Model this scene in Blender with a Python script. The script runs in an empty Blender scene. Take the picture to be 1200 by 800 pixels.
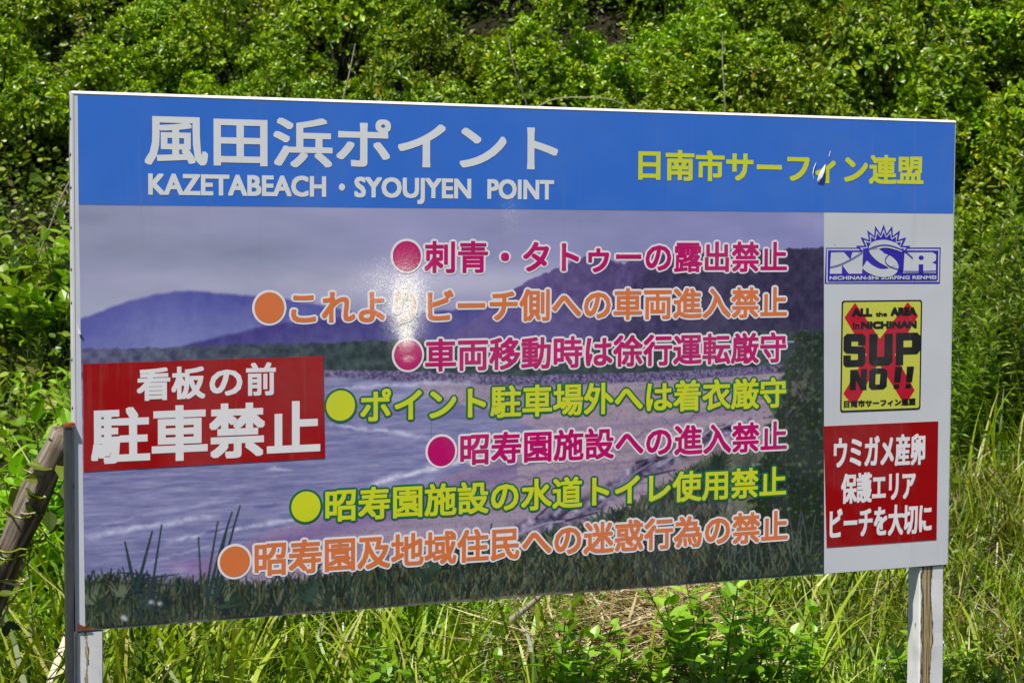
import bpy, math
import numpy as np
from mathutils import Matrix, Vector

# ------------------------------------------------------------------ camera, world, sun, exposure
sc = bpy.context.scene
COL = sc.collection
EYE = 1.55
cam_d = bpy.data.cameras.new('camera')
cam = bpy.data.objects.new('camera', cam_d)
COL.objects.link(cam)
cam_d.lens = 70.0
cam_d.sensor_width = 36.0
cam_d.clip_start = 0.05
cam_d.clip_end = 3000
cam.matrix_world = Matrix.Translation((0, 0, EYE)) @ Matrix.Rotation(math.pi / 2 - 0.055719, 4, 'X') @ Matrix.Rotation(0.005491, 4, 'Z')
cam_d.dof.use_dof = True
cam_d.dof.focus_distance = 4.95
cam_d.dof.aperture_fstop = 11
sc.camera = cam

SUN_EL, SUN_DIR = math.radians(61), (-0.52, -0.85)      # direction towards the sun on the ground plan
sun_d = bpy.data.lights.new('sun', 'SUN')
sun_d.energy = 5.0
sun_d.angle = math.radians(0.53)
sun_d.color = (1.0, 0.95, 0.87)
sun = bpy.data.objects.new('sun', sun_d)
COL.objects.link(sun)
sv = Vector((SUN_DIR[0], SUN_DIR[1], 0)).normalized() * math.cos(SUN_EL) + Vector((0, 0, math.sin(SUN_EL)))
sun.rotation_euler = (-sv).to_track_quat('-Z', 'Y').to_euler()

world = bpy.data.worlds.new('World')
sc.world = world
world.use_nodes = True
wn = world.node_tree.nodes
sky = wn.new('ShaderNodeTexSky')
sky.sky_type = 'NISHITA'
sky.sun_disc = False
sky.sun_elevation = SUN_EL
sky.sun_rotation = math.atan2(sv.x, sv.y)
world.node_tree.links.new(sky.outputs[0], wn['Background'].inputs[0])
wn['Background'].inputs[1].default_value = 0.065
sc.view_settings.view_transform = 'Standard'
sc.view_settings.look = 'None'
sc.view_settings.exposure = 0.24
sc.view_settings.gamma = 1.0
sc.cycles.max_bounces = 6
sc.cycles.transparent_max_bounces = 8

# ------------------------------------------------------------------ helpers
def lin(c):
    c = np.asarray(c, float) / 255.0
    return np.where(c <= 0.04045, c / 12.92, ((c + 0.055) / 1.055) ** 2.4)

def tag(o, label=None, cat=None, group=None, kind=None):
    if label: o['label'] = label
    if cat: o['category'] = cat
    if group: o['group'] = group
    if kind: o['kind'] = kind
    return o

def link(name, data, parent=None):
    o = bpy.data.objects.new(name, data)
    COL.objects.link(o)
    if parent is not None: o.parent = parent
    return o

def empty(name, loc=(0, 0, 0), rz=0.0):
    o = link(name, None)
    o.location = loc
    o.rotation_euler = (0, 0, rz)
    o.empty_display_size = 0.1
    return o

def mesh_of(name, v, f, mat=None, smooth=False):
    """v (n,3); f (m,k) array or list of arrays with different k"""
    fs = f if isinstance(f, list) else [f]
    fs = [np.asarray(x, np.int64) for x in fs if len(x)]
    me = bpy.data.meshes.new(name)
    v = np.asarray(v, np.float32)
    me.vertices.add(len(v))
    me.vertices.foreach_set('co', v.ravel())
    loops = np.concatenate([x.ravel() for x in fs])
    sizes = np.concatenate([np.full(len(x), x.shape[1]) for x in fs])
    starts = np.concatenate([[0], np.cumsum(sizes)[:-1]])
    me.loops.add(len(loops))
    me.loops.foreach_set('vertex_index', loops.astype(np.int32))
    me.polygons.add(len(sizes))
    me.polygons.foreach_set('loop_start', starts.astype(np.int32))
    me.polygons.foreach_set('loop_total', sizes.astype(np.int32))
    me.polygons.foreach_set('use_smooth', np.full(len(sizes), bool(smooth)))
    me.update(calc_edges=True)
    me.validate()
    if not smooth: me.shade_flat()
    if mat: me.materials.append(mat)
    return me

def join(parts):
    """list of (v, f) with same k -> one (v, f)"""
    vs, fs, n = [], [], 0
    for v, f in parts:
        vs.append(v); fs.append(np.asarray(f) + n); n += len(v)
    return np.concatenate(vs), np.concatenate(fs)

def box(x0, x1, y0, y1, z0, z1):
    v = np.array([(x, y, z) for z in (z0, z1) for x, y in ((x0, y0), (x1, y0), (x1, y1), (x0, y1))], float)
    f = np.array([(3, 2, 1, 0), (4, 5, 6, 7), (0, 1, 5, 4), (1, 2, 6, 5), (2, 3, 7, 6), (3, 0, 4, 7)])
    return v, f

def tube(path, rad, n=6):
    path = np.asarray(path, float); m = len(path)
    rad = np.broadcast_to(np.asarray(rad, float), (m,))
    t = np.gradient(path, axis=0); t /= np.linalg.norm(t, axis=1)[:, None] + 1e-9
    ref = np.array([0.0, 0, 1]) if abs(t[:, 2]).mean() < 0.8 else np.array([1.0, 0.1, 0])
    a = np.cross(t, ref); a /= np.linalg.norm(a, axis=1)[:, None] + 1e-9
    b = np.cross(t, a)
    ang = np.arange(n) / n * 2 * np.pi
    ring = np.cos(ang)[None, :, None] * a[:, None] + np.sin(ang)[None, :, None] * b[:, None]
    v = (path[:, None] + ring * rad[:, None, None]).reshape(-1, 3)
    i, j = np.meshgrid(np.arange(m - 1), np.arange(n), indexing='ij')
    k = (j + 1) % n
    f = np.stack([i * n + j, i * n + k, (i + 1) * n + k, (i + 1) * n + j], -1).reshape(-1, 4)
    return v, f

def unit(a): return a / (np.linalg.norm(a, axis=-1, keepdims=True) + 1e-9)

# leaf templates (x along the leaf, y across, z up) and their triangles
T_OB = (np.array([(0, 0, 0), (.38, .30, .05), (.38, -.30, .05), (.8, .42, .02), (.8, -.42, .02), (1, 0, -.06), (.6, 0, -.03)]),
        np.array([(0, 6, 1), (0, 2, 6), (1, 6, 3), (2, 4, 6), (3, 6, 5), (4, 5, 6)]))
T_LAN = (np.array([(0, 0, 0), (.3, .5, .07), (.3, -.5, .07), (.7, .36, .0), (.7, -.36, .0), (1, 0, -.2), (.5, 0, .03)]),
         np.array([(0, 6, 1), (0, 2, 6), (1, 6, 3), (2, 4, 6), (3, 6, 5), (4, 5, 6)]))
T_OV = (np.array([(0, 0, 0), (.2, .38, .04), (.2, -.38, .04), (.55, .5, .03), (.55, -.5, .03), (.85, .24, -.03), (.85, -.24, -.03), (1, 0, -.1), (.45, 0, -.05)]),
        np.array([(0, 8, 1), (0, 2, 8), (1, 8, 3), (2, 4, 8), (3, 8, 5), (4, 6, 8), (5, 8, 7), (6, 7, 8)]))

def leaves(T, pos, X, N, sl, sw):
    X = unit(X); Y = unit(np.cross(N, X)); Z = np.cross(X, Y)
    tv, tf = T
    v = (pos[:, None] + tv[None, :, 0, None] * (X * sl[:, None])[:, None] + tv[None, :, 1, None] * (Y * sw[:, None])[:, None]
         + tv[None, :, 2, None] * (Z * sl[:, None])[:, None])
    n = len(tv)
    f = tf[None] + (np.arange(len(pos)) * n)[:, None, None]
    return v.reshape(-1, 3), f.reshape(-1, 3)

def blades(rng, pos, h, w, lean, bend, az=None, seg=5):
    n = len(pos)
    if az is None: az = rng.uniform(0, 2 * np.pi, n)
    d = np.stack([np.cos(az), np.sin(az), np.zeros(n)], 1)
    tw = az + np.pi / 2 + rng.normal(0, .5, n)
    wd = np.stack([np.cos(tw), np.sin(tw), np.zeros(n)], 1)
    p = pos.copy(); rows = []
    for k in range(seg + 1):
        t = k / seg
        wk = w * (1 - 0.93 * t ** 2.2) * (0.7 + 0.3 * min(1, t * 4)) * .5
        rows.append(p - wd * wk[:, None]); rows.append(p + wd * wk[:, None])
        th = lean + bend * t ** 1.3
        p = p + (np.sin(th)[:, None] * d + np.cos(th)[:, None] * np.array([0, 0, 1.0])) * (h / seg)[:, None]
    v = np.stack(rows, 1)
    m = 2 * (seg + 1)
    f = np.array([(2 * k, 2 * k + 1, 2 * k + 3, 2 * k + 2) for k in range(seg)])
    return v.reshape(-1, 3), (f[None] + (np.arange(n) * m)[:, None, None]).reshape(-1, 4)

# ------------------------------------------------------------------ materials
class NT:
    def __init__(s, name):
        s.m = bpy.data.materials.new(name); s.m.use_nodes = True
        s.t = s.m.node_tree; s.b = s.t.nodes['Principled BSDF']; s.out = s.t.nodes['Material Output']
    def n(s, typ, **kw):
        q = s.t.nodes.new('ShaderNode' + typ)
        for k, v in kw.items():
            if k.startswith('i_'):
                k = k[2:]; q.inputs[int(k) if k.isdigit() else k.replace('_', ' ')].default_value = v
            else: setattr(q, k, v)
        return q
    def l(s, a, b): s.t.links.new(a, b)
    def math(s, op, a, b=None, clamp=False):
        q = s.t.nodes.new('ShaderNodeMath'); q.operation = op; q.use_clamp = clamp
        for i, x in enumerate((a, b)):
            if x is None: continue
            if isinstance(x, (int, float)): q.inputs[i].default_value = x
            else: s.l(x, q.inputs[i])
        return q.outputs[0]
    def mix(s, fac, a, b, mode='MIX'):
        q = s.t.nodes.new('ShaderNodeMix'); q.data_type = 'RGBA'; q.blend_type = mode
        for sock, x in ((q.inputs[0], fac), (q.inputs[6], a), (q.inputs[7], b)):
            if isinstance(x, (int, float)): sock.default_value = x
            elif isinstance(x, (tuple, list)): sock.default_value = (*x[:3], 1)
            else: s.l(x, sock)
        return q.outputs[2]
    def ramp(s, fac, stops):
        q = s.t.nodes.new('ShaderNodeValToRGB'); e = q.color_ramp.elements
        while len(e) < len(stops): e.new(0.5)
        for el, (p, c) in zip(e, stops):
            el.position = p; el.color = (*c, 1) if len(c) == 3 else c
        s.l(fac, q.inputs[0]); return q.outputs[0]

def leaf_mat(name, stops, rough=0.38, trans=0.35, tcol=(1.2, 1.35, .35), spec=0.5, brown=(.16, .12, .035)):
    t = NT(name)
    geo = t.n('NewGeometry'); oi = t.n('ObjectInfo')
    r = t.math('FRACT', t.math('ADD', geo.outputs['Random Per Island'], t.math('MULTIPLY', oi.outputs['Random'], .37)))
    col = t.ramp(r, stops)
    # per plant hue difference and soft patches across the hillside
    hs = t.n('HueSaturation'); t.l(col, hs.inputs['Color'])
    nz = t.n('TexNoise', i_Scale=0.9, i_Detail=3.0); tc = t.n('NewGeometry'); t.l(tc.outputs['Position'], nz.inputs['Vector'])
    t.l(t.math('ADD', t.math('MULTIPLY', nz.outputs[0], .10), .45), hs.inputs['Hue'])
    t.l(t.math('ADD', t.math('MULTIPLY', oi.outputs['Random'], .35), t.math('MULTIPLY', nz.outputs[0], 1.5)), hs.inputs['Value'])
    n3 = t.n('TexNoise', i_Scale=45.0, i_Detail=3.0); t.l(tc.outputs['Position'], n3.inputs['Vector'])
    c = t.mix(t.ramp(n3.outputs[0], [(.60, (0, 0, 0)), (.72, (.7, .7, .7))]), hs.outputs[0], brown, 'MIX')
    t.l(c, t.b.inputs['Base Color']); t.b.inputs['Roughness'].default_value = rough
    t.b.inputs['Specular IOR Level'].default_value = spec
    tr = t.n('BsdfTranslucent'); t.l(t.mix(1.0, c, tcol, 'MULTIPLY'), tr.inputs[0])
    ms = t.n('MixShader', i_0=trans); t.l(t.b.outputs[0], ms.inputs[1]); t.l(tr.outputs[0], ms.inputs[2])
    t.l(ms.outputs[0], t.out.inputs[0])
    return t.m

M = {}
M['tobera'] = leaf_mat('glossy_shrub_leaf', [(0, (.055, .12, .002)), (.35, (.15, .27, .003)), (.7, (.30, .45, .004)), (.97, (.48, .60, .008)), (1, (.48, .28, .02))], .36, .24, spec=.5, tcol=(1.2, 1.35, .2), brown=(.14, .17, .01))
M['vine'] = leaf_mat('broad_vine_leaf', [(0, (.04, .09, .004)), (.4, (.12, .22, .006)), (.75, (.26, .38, .010)), (.95, (.42, .50, .08)), (1, (.45, .34, .12))], .38, .28)
M['weed'] = leaf_mat('weed_leaf', [(0, (.08, .16, .006)), (.5, (.19, .33, .015)), (.9, (.34, .47, .06)), (1, (.55, .56, .26))], .42, .32)
M['bright'] = leaf_mat('fresh_plant_leaf', [(0, (.14, .27, .008)), (.5, (.24, .42, .012)), (1, (.36, .54, .06))], .40, .30)
M['grass'] = leaf_mat('grass_blade', [(0, (.03, .08, .002)), (.35, (.14, .26, .003)), (.75, (.34, .48, .005)), (.9, (.42, .50, .05)), (1, (.62, .55, .28))], .38, .24)
M['straw'] = leaf_mat('dry_straw', [(0, (.20, .12, .05)), (.4, (.42, .30, .13)), (.8, (.68, .56, .33)), (1, (.80, .72, .50))], .6, .2, tcol=(1, .95, .8))

def simple(name, col, rough=.6, metal=0.0, bump=0.0, scale=30, var=.25, stretch=(1, 1, 1)):
    t = NT(name); tc = t.n('TexCoord'); mp = t.n('Mapping'); mp.inputs['Scale'].default_value = stretch
    t.l(tc.outputs['Object'], mp.inputs[0])
    nz = t.n('TexNoise', i_Scale=scale, i_Detail=6.0); t.l(mp.outputs[0], nz.inputs['Vector'])
    c = np.array(col)
    t.l(t.ramp(nz.outputs[0], [(.3, tuple(c * (1 - var))), (.7, tuple(np.minimum(c * (1 + var), 1)))]), t.b.inputs['Base Color'])
    t.b.inputs['Roughness'].default_value = rough; t.b.inputs['Metallic'].default_value = metal
    if bump:
        bp = t.n('Bump', i_Strength=bump, i_Distance=.004); t.l(nz.outputs[0], bp.inputs['Height']); t.l(bp.outputs[0], t.b.inputs['Normal'])
    return t.m
M['stem'] = simple('green_brown_stem', (.13, .15, .04), .6)
M['bark'] = simple('shrub_bark', (.026, .02, .014), .9)
M['twig'] = simple('bare_twig_bark', (.33, .29, .22), .7)
M['steel'] = simple('galvanised_steel', (.16, .17, .19), .42, .75, .15, 60, .2, (1, 1, .2))
M['rust'] = simple('rust', (.22, .06, .02), .85, 0, .4, 300, .5)
M['nail'] = simple('rusty_nail', (.06, .035, .03), .7)

# weathered wooden pole
t = NT('weathered_wood'); tc = t.n('TexCoord'); mp = t.n('Mapping'); mp.inputs['Scale'].default_value = (75, 75, 2.2); t.l(tc.outputs['Object'], mp.inputs[0])
nz = t.n('TexNoise', i_Scale=1.0, i_Detail=8.0, i_Roughness=.7); t.l(mp.outputs[0], nz.inputs['Vector'])
n2 = t.n('TexNoise', i_Scale=5.0, i_Detail=4.0); t.l(tc.outputs['Object'], n2.inputs['Vector'])
c1 = t.ramp(nz.outputs[0], [(.40, (.02, .016, .012)), (.46, (.16, .13, .10)), (.66, (.46, .42, .36))])
t.l(t.mix(t.math('MULTIPLY', n2.outputs[0], .45), c1, (.22, .13, .06), 'MIX'), t.b.inputs['Base Color']); t.b.inputs['Roughness'].default_value = .85
bp = t.n('Bump', i_Strength=1.0, i_Distance=.006); t.l(nz.outputs[0], bp.inputs['Height']); t.l(bp.outputs[0], t.b.inputs['Normal'])
M['log'] = t.m

# soil
t = NT('soil_and_litter'); tc = t.n('TexCoord'); nz = t.n('TexNoise', i_Scale=14.0, i_Detail=9.0, i_Roughness=.7); t.l(tc.outputs['Object'], nz.inputs['Vector'])
n2 = t.n('TexNoise', i_Scale=.8, i_Detail=4.0); t.l(tc.outputs['Object'], n2.inputs['Vector'])
c1 = t.ramp(nz.outputs[0], [(.3, (.010, .008, .005)), (.55, (.030, .022, .012)), (.75, (.075, .052, .03))])
t.l(t.mix(t.ramp(n2.outputs[0], [(.45, (0, 0, 0)), (.6, (1, 1, 1))]), c1, (.02, .03, .006)), t.b.inputs['Base Color'])
t.b.inputs['Roughness'].default_value = .95; t.b.inputs['Specular IOR Level'].default_value = .15
bp = t.n('Bump', i_Strength=1.0, i_Distance=.03); t.l(nz.outputs[0], bp.inputs['Height']); t.l(bp.outputs[0], t.b.inputs['Normal'])
M['soil'] = t.m

# painted weathered timber for the posts (paint worn off in a long strip with bare wood)
def post_paint(name, cx=None, wid=.012):
    t = NT(name); tc = t.n('TexCoord'); sp = t.n('SeparateXYZ'); t.l(tc.outputs['Object'], sp.inputs[0])
    mp = t.n('Mapping'); mp.inputs['Scale'].default_value = (220, 220, 2.5); t.l(tc.outputs['Object'], mp.inputs[0])
    grain = t.n('TexNoise', i_Scale=1.0, i_Detail=5.0); t.l(mp.outputs[0], grain.inputs['Vector'])
    m2 = t.n('Mapping'); m2.inputs['Scale'].default_value = (30, 30, 8); t.l(tc.outputs['Object'], m2.inputs[0])
    edge = t.n('TexNoise', i_Scale=1.0, i_Detail=6.0, i_Roughness=.7); t.l(m2.outputs[0], edge.inputs['Vector'])
    dirt = t.n('TexNoise', i_Scale=9.0, i_Detail=6.0); t.l(tc.outputs['Object'], dirt.inputs['Vector'])
    white = t.ramp(dirt.outputs[0], [(.3, (.66, .66, .65)), (.6, (.86, .86, .87))])
    col = white
    if cx is not None:
        d = t.math('ABSOLUTE', t.math('SUBTRACT', t.math('ADD', sp.outputs[0], t.math('MULTIPLY', t.math('SUBTRACT', edge.outputs[0], .5), .045)), cx))
        m = t.math('LESS_THAN', d, wid)
        m1 = t.math('LESS_THAN', d, t.math('ADD', t.math('MULTIPLY', dirt.outputs[0], wid * 1.1), wid * .8))
        wood = t.ramp(grain.outputs[0], [(.36, (.03, .02, .012)), (.46, (.22, .14, .05)), (.54, (.42, .32, .15)), (.7, (.60, .52, .36))])
        col = t.mix(m1, white, (.10, .09, .07)); col = t.mix(m, col, wood)
        bp = t.n('Bump', i_Strength=.7, i_Distance=.003); t.l(t.mix(m1, (1, 1, 1), grain.outputs[0]), bp.inputs['Height']); t.l(bp.outputs[0], t.b.inputs['Normal'])
    crack = t.math('LESS_THAN', t.math('ABSOLUTE', t.math('SUBTRACT', grain.outputs[0], .64)), .006)
    col = t.mix(t.math('MULTIPLY', crack, .5), col, (.10, .08, .06))
    t.l(col, t.b.inputs['Base Color']); t.b.inputs['Roughness'].default_value = .5
    return t.m

# ------------------------------------------------------------------ sign geometry
YAW, LX, LY, TOP, W, H = 0.42033, -0.98944, 4.50492, 1.8505, 2.414, 1.22
sign = empty('information_board', (LX, LY, 0), YAW)
tag(sign, 'large white-edged board with blue header, beach photograph and Japanese lettering on two posts', 'sign')

# film: laminated glossy print with faint waviness and glare painted in as white specks and haze
GLARE_SPOTS = [(0.800, 1.8505 - .480, .050, .090, 1.0), (.800, 1.8505 - .545, .028, .045, 1.0), (1.075, 1.8505 - .262, .03, .055, .13), (.775, 1.8505 - .44, .085, .075, .36), (.807, 1.8505 - .612, .020, .012, .4)]
def film(name, col, gloss=.22):
    t = NT(name); tc = t.n('TexCoord'); sp = t.n('SeparateXYZ'); t.l(tc.outputs['Object'], sp.inputs[0])
    base = col(t) if callable(col) else tuple(col)
    grime = t.n('TexNoise', i_Scale=2.2, i_Detail=8.0, i_Roughness=.62); t.l(tc.outputs['Object'], grime.inputs['Vector'])
    g2 = t.n('TexNoise', i_Scale=260.0, i_Detail=2.0); t.l(tc.outputs['Object'], g2.inputs['Vector'])
    base = t.mix(t.ramp(grime.outputs[0], [(.48, (0, 0, 0)), (.82, (.12, .12, .12))]), base, (.50, .50, .53))
    ms_ = t.n('Mapping'); ms_.inputs['Scale'].default_value = (38, 1, 2.2); t.l(tc.outputs['Object'], ms_.inputs[0]); g3 = t.n('TexNoise', i_Scale=1.0, i_Detail=4.0); t.l(ms_.outputs[0], g3.inputs['Vector'])
    base = t.mix(t.ramp(g3.outputs[0], [(.60, (0, 0, 0)), (.78, (.16, .16, .16))]), base, (.30, .28, .24))
    fly = t.n('TexVoronoi', i_Scale=7.0); t.l(tc.outputs['Object'], fly.inputs['Vector'])
    base = t.mix(t.math('MULTIPLY', t.math('LESS_THAN', fly.outputs['Distance'], .022), .7), base, (.12, .11, .10))
    vo = t.n('TexVoronoi', i_Scale=800.0); t.l(tc.outputs['Object'], vo.inputs['Vector'])
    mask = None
    for (px, pz, rx, rz, s) in GLARE_SPOTS:
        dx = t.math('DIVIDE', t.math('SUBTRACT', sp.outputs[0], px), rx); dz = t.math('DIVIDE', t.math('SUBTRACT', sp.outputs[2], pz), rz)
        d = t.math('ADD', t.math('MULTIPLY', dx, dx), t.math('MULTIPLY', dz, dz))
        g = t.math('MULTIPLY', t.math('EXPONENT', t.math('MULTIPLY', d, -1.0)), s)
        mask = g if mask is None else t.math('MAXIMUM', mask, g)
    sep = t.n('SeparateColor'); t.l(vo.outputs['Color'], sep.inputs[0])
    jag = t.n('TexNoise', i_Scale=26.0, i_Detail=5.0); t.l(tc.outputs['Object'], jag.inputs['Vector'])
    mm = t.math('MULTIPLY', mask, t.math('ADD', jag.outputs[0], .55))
    glint_cell = t.math('GREATER_THAN', mm, t.math('ADD', t.math('MULTIPLY', sep.outputs[0], .95), .04))
    base = t.mix(t.math('MULTIPLY', glint_cell, t.math('MULTIPLY', mm, .75, True)), base, (.95, .92, .84))  # pale glints of the glare painted into the base colour
    base = t.mix(t.math('MULTIPLY', t.math('POWER', mask, 1.3), .62), base, (1.0, .97, .90))  # soft cream core of the glare painted over the print
    t.l(base, t.b.inputs['Base Color'])
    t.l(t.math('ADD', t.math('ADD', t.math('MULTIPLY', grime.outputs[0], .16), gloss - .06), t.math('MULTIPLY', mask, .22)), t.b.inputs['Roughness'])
    wav = t.n('TexNoise', i_Scale=3.0, i_Detail=2.0); t.l(tc.outputs['Object'], wav.inputs['Vector'])
    b1 = t.n('Bump', i_Strength=.35, i_Distance=.012); t.l(wav.outputs[0], b1.inputs['Height'])
    vs = t.n('VectorMath', operation='SUBTRACT'); t.l(vo.outputs['Color'], vs.inputs[0]); vs.inputs[1].default_value = (.5, .70, .22)
    v2_ = t.n('VectorMath', operation='SCALE'); t.l(vs.outputs[0], v2_.inputs[0]); t.l(t.math('MULTIPLY', glint_cell, t.math('ADD', t.math('MULTIPLY', mm, 1.0, True), .25)), v2_.inputs['Scale'])
    v3_ = t.n('VectorMath', operation='ADD'); t.l(b1.outputs[0], v3_.inputs[0]); t.l(v2_.outputs[0], v3_.inputs[1])
    v4_ = t.n('VectorMath', operation='NORMALIZE'); t.l(v3_.outputs[0], v4_.inputs[0]); t.l(v4_.outputs[0], t.b.inputs['Normal'])
    return t.m

KF = 1.36     # how much lighter a print's own colour is than it shows on the dim, grazed face
def pc(r, g, b): return tuple(np.minimum(lin((r, g, b)) * KF, .92))
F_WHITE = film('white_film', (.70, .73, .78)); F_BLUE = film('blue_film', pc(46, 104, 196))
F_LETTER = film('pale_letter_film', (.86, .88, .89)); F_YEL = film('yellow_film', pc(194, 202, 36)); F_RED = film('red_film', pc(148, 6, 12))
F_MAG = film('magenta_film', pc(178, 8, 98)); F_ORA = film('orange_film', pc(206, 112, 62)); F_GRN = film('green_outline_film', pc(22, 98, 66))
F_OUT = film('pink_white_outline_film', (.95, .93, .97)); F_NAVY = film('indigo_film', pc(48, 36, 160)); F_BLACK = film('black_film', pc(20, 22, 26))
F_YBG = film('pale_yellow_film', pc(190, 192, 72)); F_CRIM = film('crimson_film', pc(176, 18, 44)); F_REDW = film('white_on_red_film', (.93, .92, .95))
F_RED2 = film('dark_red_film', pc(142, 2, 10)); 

def S(u, v, y): return (u, -y, TOP - v)      # metres from the board's top left corner, y = how far proud of its face

def sheet(name, quad, y, mat, parent=sign):
    v = np.array([S(u, w, y) for u, w in quad])
    return link(name, mesh_of(name, v, np.array([[3, 2, 1, 0]]), mat), parent)

PLANE_N = 0
def text_tris(body, shear=0):
    cu = bpy.data.curves.new('lettering', 'FONT'); cu.body = body; cu.resolution_u = 3; cu.shear = shear
    ob = bpy.data.objects.new('lettering', cu)
    me = bpy.data.meshes.new_from_object(ob)
    n = len(me.vertices); v = np.empty(n * 3, np.float32); me.vertices.foreach_get('co', v); v = v.reshape(-1, 3)
    me.calc_loop_triangles(); f = np.empty(len(me.loop_triangles) * 3, np.int32); me.loop_triangles.foreach_get('vertices', f); f = f.reshape(-1, 3)
    bpy.data.objects.remove(ob); bpy.data.meshes.remove(me); bpy.data.curves.remove(cu)
    return v[:, :2].astype(float), f

SQ = [(-1, -1), (1, -1), (1, 1), (-1, 1), (0, -1), (0, 1), (1, 0), (-1, 0)]
def stamp(v2, f, r, y, n=10, rings=None):
    """thicken flat shapes by laying shifted copies a hair apart"""
    out = []; k = 0
    for rr in (rings or (r,)):
        for i in range(n):
            a = 2 * np.pi * (i + .5) / n
            ca, sa = SQ[i] if n == 8 else (np.cos(a), np.sin(a))
            out.append((np.stack([v2[:, 0] + rr * ca, v2[:, 1] + rr * sa * .9, np.full(len(v2), y + k * 2.5e-6)], 1), f)); k += 1
    return join(out)

def to_board(v): return np.stack([v[:, 0], -v[:, 2], TOP - v[:, 1]], 1)

def lay_text(body, u0, u1, v0, v1, bold, caps=False):
    """flat triangles of a line fitted between u0..u1 and v0..v1 once emboldened"""
    v, f = text_tris(body)
    lo, hi = v.min(0), v.max(0)
    if caps:
        h_, _ = text_tris('H'); lo[1], hi[1] = h_[:, 1].min(), h_[:, 1].max()
    s = np.array([(u1 - u0 - 2 * bold) / (hi[0] - lo[0]), (v1 - v0 - 2 * bold) / (hi[1] - lo[1])])
    u = u0 + bold + (v[:, 0] - lo[0]) * s[0]
    w = v1 - bold - (v[:, 1] - lo[1]) * s[1]
    return np.stack([u, w], 1), f[:, ::-1]

def disc(cu, cv, ru, rv, n=40):
    a = np.arange(n) / n * 2 * np.pi
    v = np.concatenate([[(cu, cv)], np.stack([cu + ru * np.cos(a), cv + rv * np.sin(a)], 1)])
    f = np.array([(0, 1 + (i + 1) % n, 1 + i) for i in range(n)])
    return v, f

def flat(name, v2, f, y, mat, parent=sign):
    v3 = np.concatenate([v2, np.full((len(v2), 1), y)], 1)
    return link(name, mesh_of(name, to_board(v3), f[:, ::-1], mat), parent)

def lettering(name, label, body, u0, u1, v0, v1, bold, mat, y=.0012, outline=None, omat=None, bullet=None, parent=sign, caps=False):
    v2, f = lay_text(body, u0, u1, v0, v1, bold, caps)
    tv, tf = stamp(v2, f, bold, y, 8)
    parts = [(tv, tf)]
    if bullet:
        bv, bf = disc(*bullet); parts.append((np.concatenate([bv, np.full((len(bv), 1), y)], 1), bf))
    v, f3 = join(parts)
    o = link(name, mesh_of(name, to_board(v), f3[:, ::-1], mat), parent); o['label'] = label
    if outline:
        R = bold + outline
        ov, of = stamp(v2, f, R, y - .0003, 14)
        parts = [(ov, of)]
        if bullet:
            bv, bf = disc(bullet[0], bullet[1], bullet[2] + outline, bullet[3] + outline); parts.append((np.concatenate([bv, np.full((len(bv), 1), y - .0003)], 1), bf))
        v, f3 = join(parts)
        link('lettering_outline', mesh_of('lettering_outline', to_board(v), f3[:, ::-1], omat), o)
    return o

# board body: thin panel on a white painted timber frame
PW = post_paint('white_painted_wood')
v, f = box(0, W, 0.0, .012, TOP - H, TOP)
link('panel', mesh_of('panel', v, f, F_WHITE), sign)
for name, b in (('frame_rail', (.002, W - .002, .0125, .045, TOP - .040, TOP - .002)), ('frame_rail', (.002, W - .002, .0125, .045, TOP - H + .002, TOP - H + .040)),
                ('frame_stile', (.800, .840, .0125, .045, TOP - H + .042, TOP - .042)), ('frame_stile', (1.6, 1.64, .0125, .045, TOP - H + .042, TOP - .042))):
    v, f = box(*b); link(name, mesh_of(name, v, f, PW), sign)
v, f = box(-.0045, -.0005, -.001, .031, TOP - H - .002, TOP + .001)
link('edge_trim', mesh_of('edge_trim', v, f, simple('white_edge_strip', (.74, .75, .78), .45, 0, .2, 14, .14, (1, 1, .3))), sign)
v = np.array([(x_, y_, z_) for x_ in (-.004, W + .001) for y_, z_ in ((-.0015, TOP + .0012), (-.0012, TOP + .0022), (.005, TOP + .0075), (.032, TOP + .0075), (.032, TOP + .0012))])
f = [np.array([[i, (i + 1) % 5, 5 + (i + 1) % 5, 5 + i] for i in range(5)])[:, ::-1], np.array([[0, 1, 2, 3, 4], [9, 8, 7, 6, 5]])]
link('edge_trim', mesh_of('edge_trim', v, f, simple('white_top_strip', (.80, .80, .80), .5, 0, 0, 20, .08)), sign)
# posts, tapered and a little twisted by weather
def post(x0, x1, y0, y1, z1, mat, seed):
    rng = np.random.default_rng(seed); nz_ = 26
    zs = np.linspace(-.3, z1, nz_); rows = []
    off = np.cumsum(rng.normal(0, .0006, (nz_, 2)), 0); off -= off[-1]
    ch = .003
    for z, o in zip(zs, off):
        c = [(x0 + ch, y0), (x1 - ch, y0), (x1, y0 + ch), (x1, y1 - ch), (x1 - ch, y1), (x0 + ch, y1), (x0, y1 - ch), (x0, y0 + ch)]
        rows += [(a + o[0], b + o[1], z) for a, b in c]
    f = [(k * 8 + j, k * 8 + (j + 1) % 8, (k + 1) * 8 + (j + 1) % 8, (k + 1) * 8 + j) for k in range(nz_ - 1) for j in range(8)]
    return np.array(rows), np.array(f)
v, f = post(-.001, .0600, .001, .050, TOP - H - .004, post_paint('left_post_paint', .018, .0018), 1)
link('post', mesh_of('post', v, f, M_ := bpy.data.materials['left_post_paint']), sign)
v, f = post(.004, .058, .048, .075, TOP - .02, PW, 5)
link('backing_post', mesh_of('backing_post', v, f, PW), sign)
v, f = post(2.3225, 2.404, .003, .037, TOP - H - .003, post_paint('right_post_paint', 2.347, .0135), 2)
link('post', mesh_of('post', v, f, bpy.data.materials['right_post_paint']), sign)
v, f = post(2.336, 2.400, .039, .075, TOP - .03, PW, 6)
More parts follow.
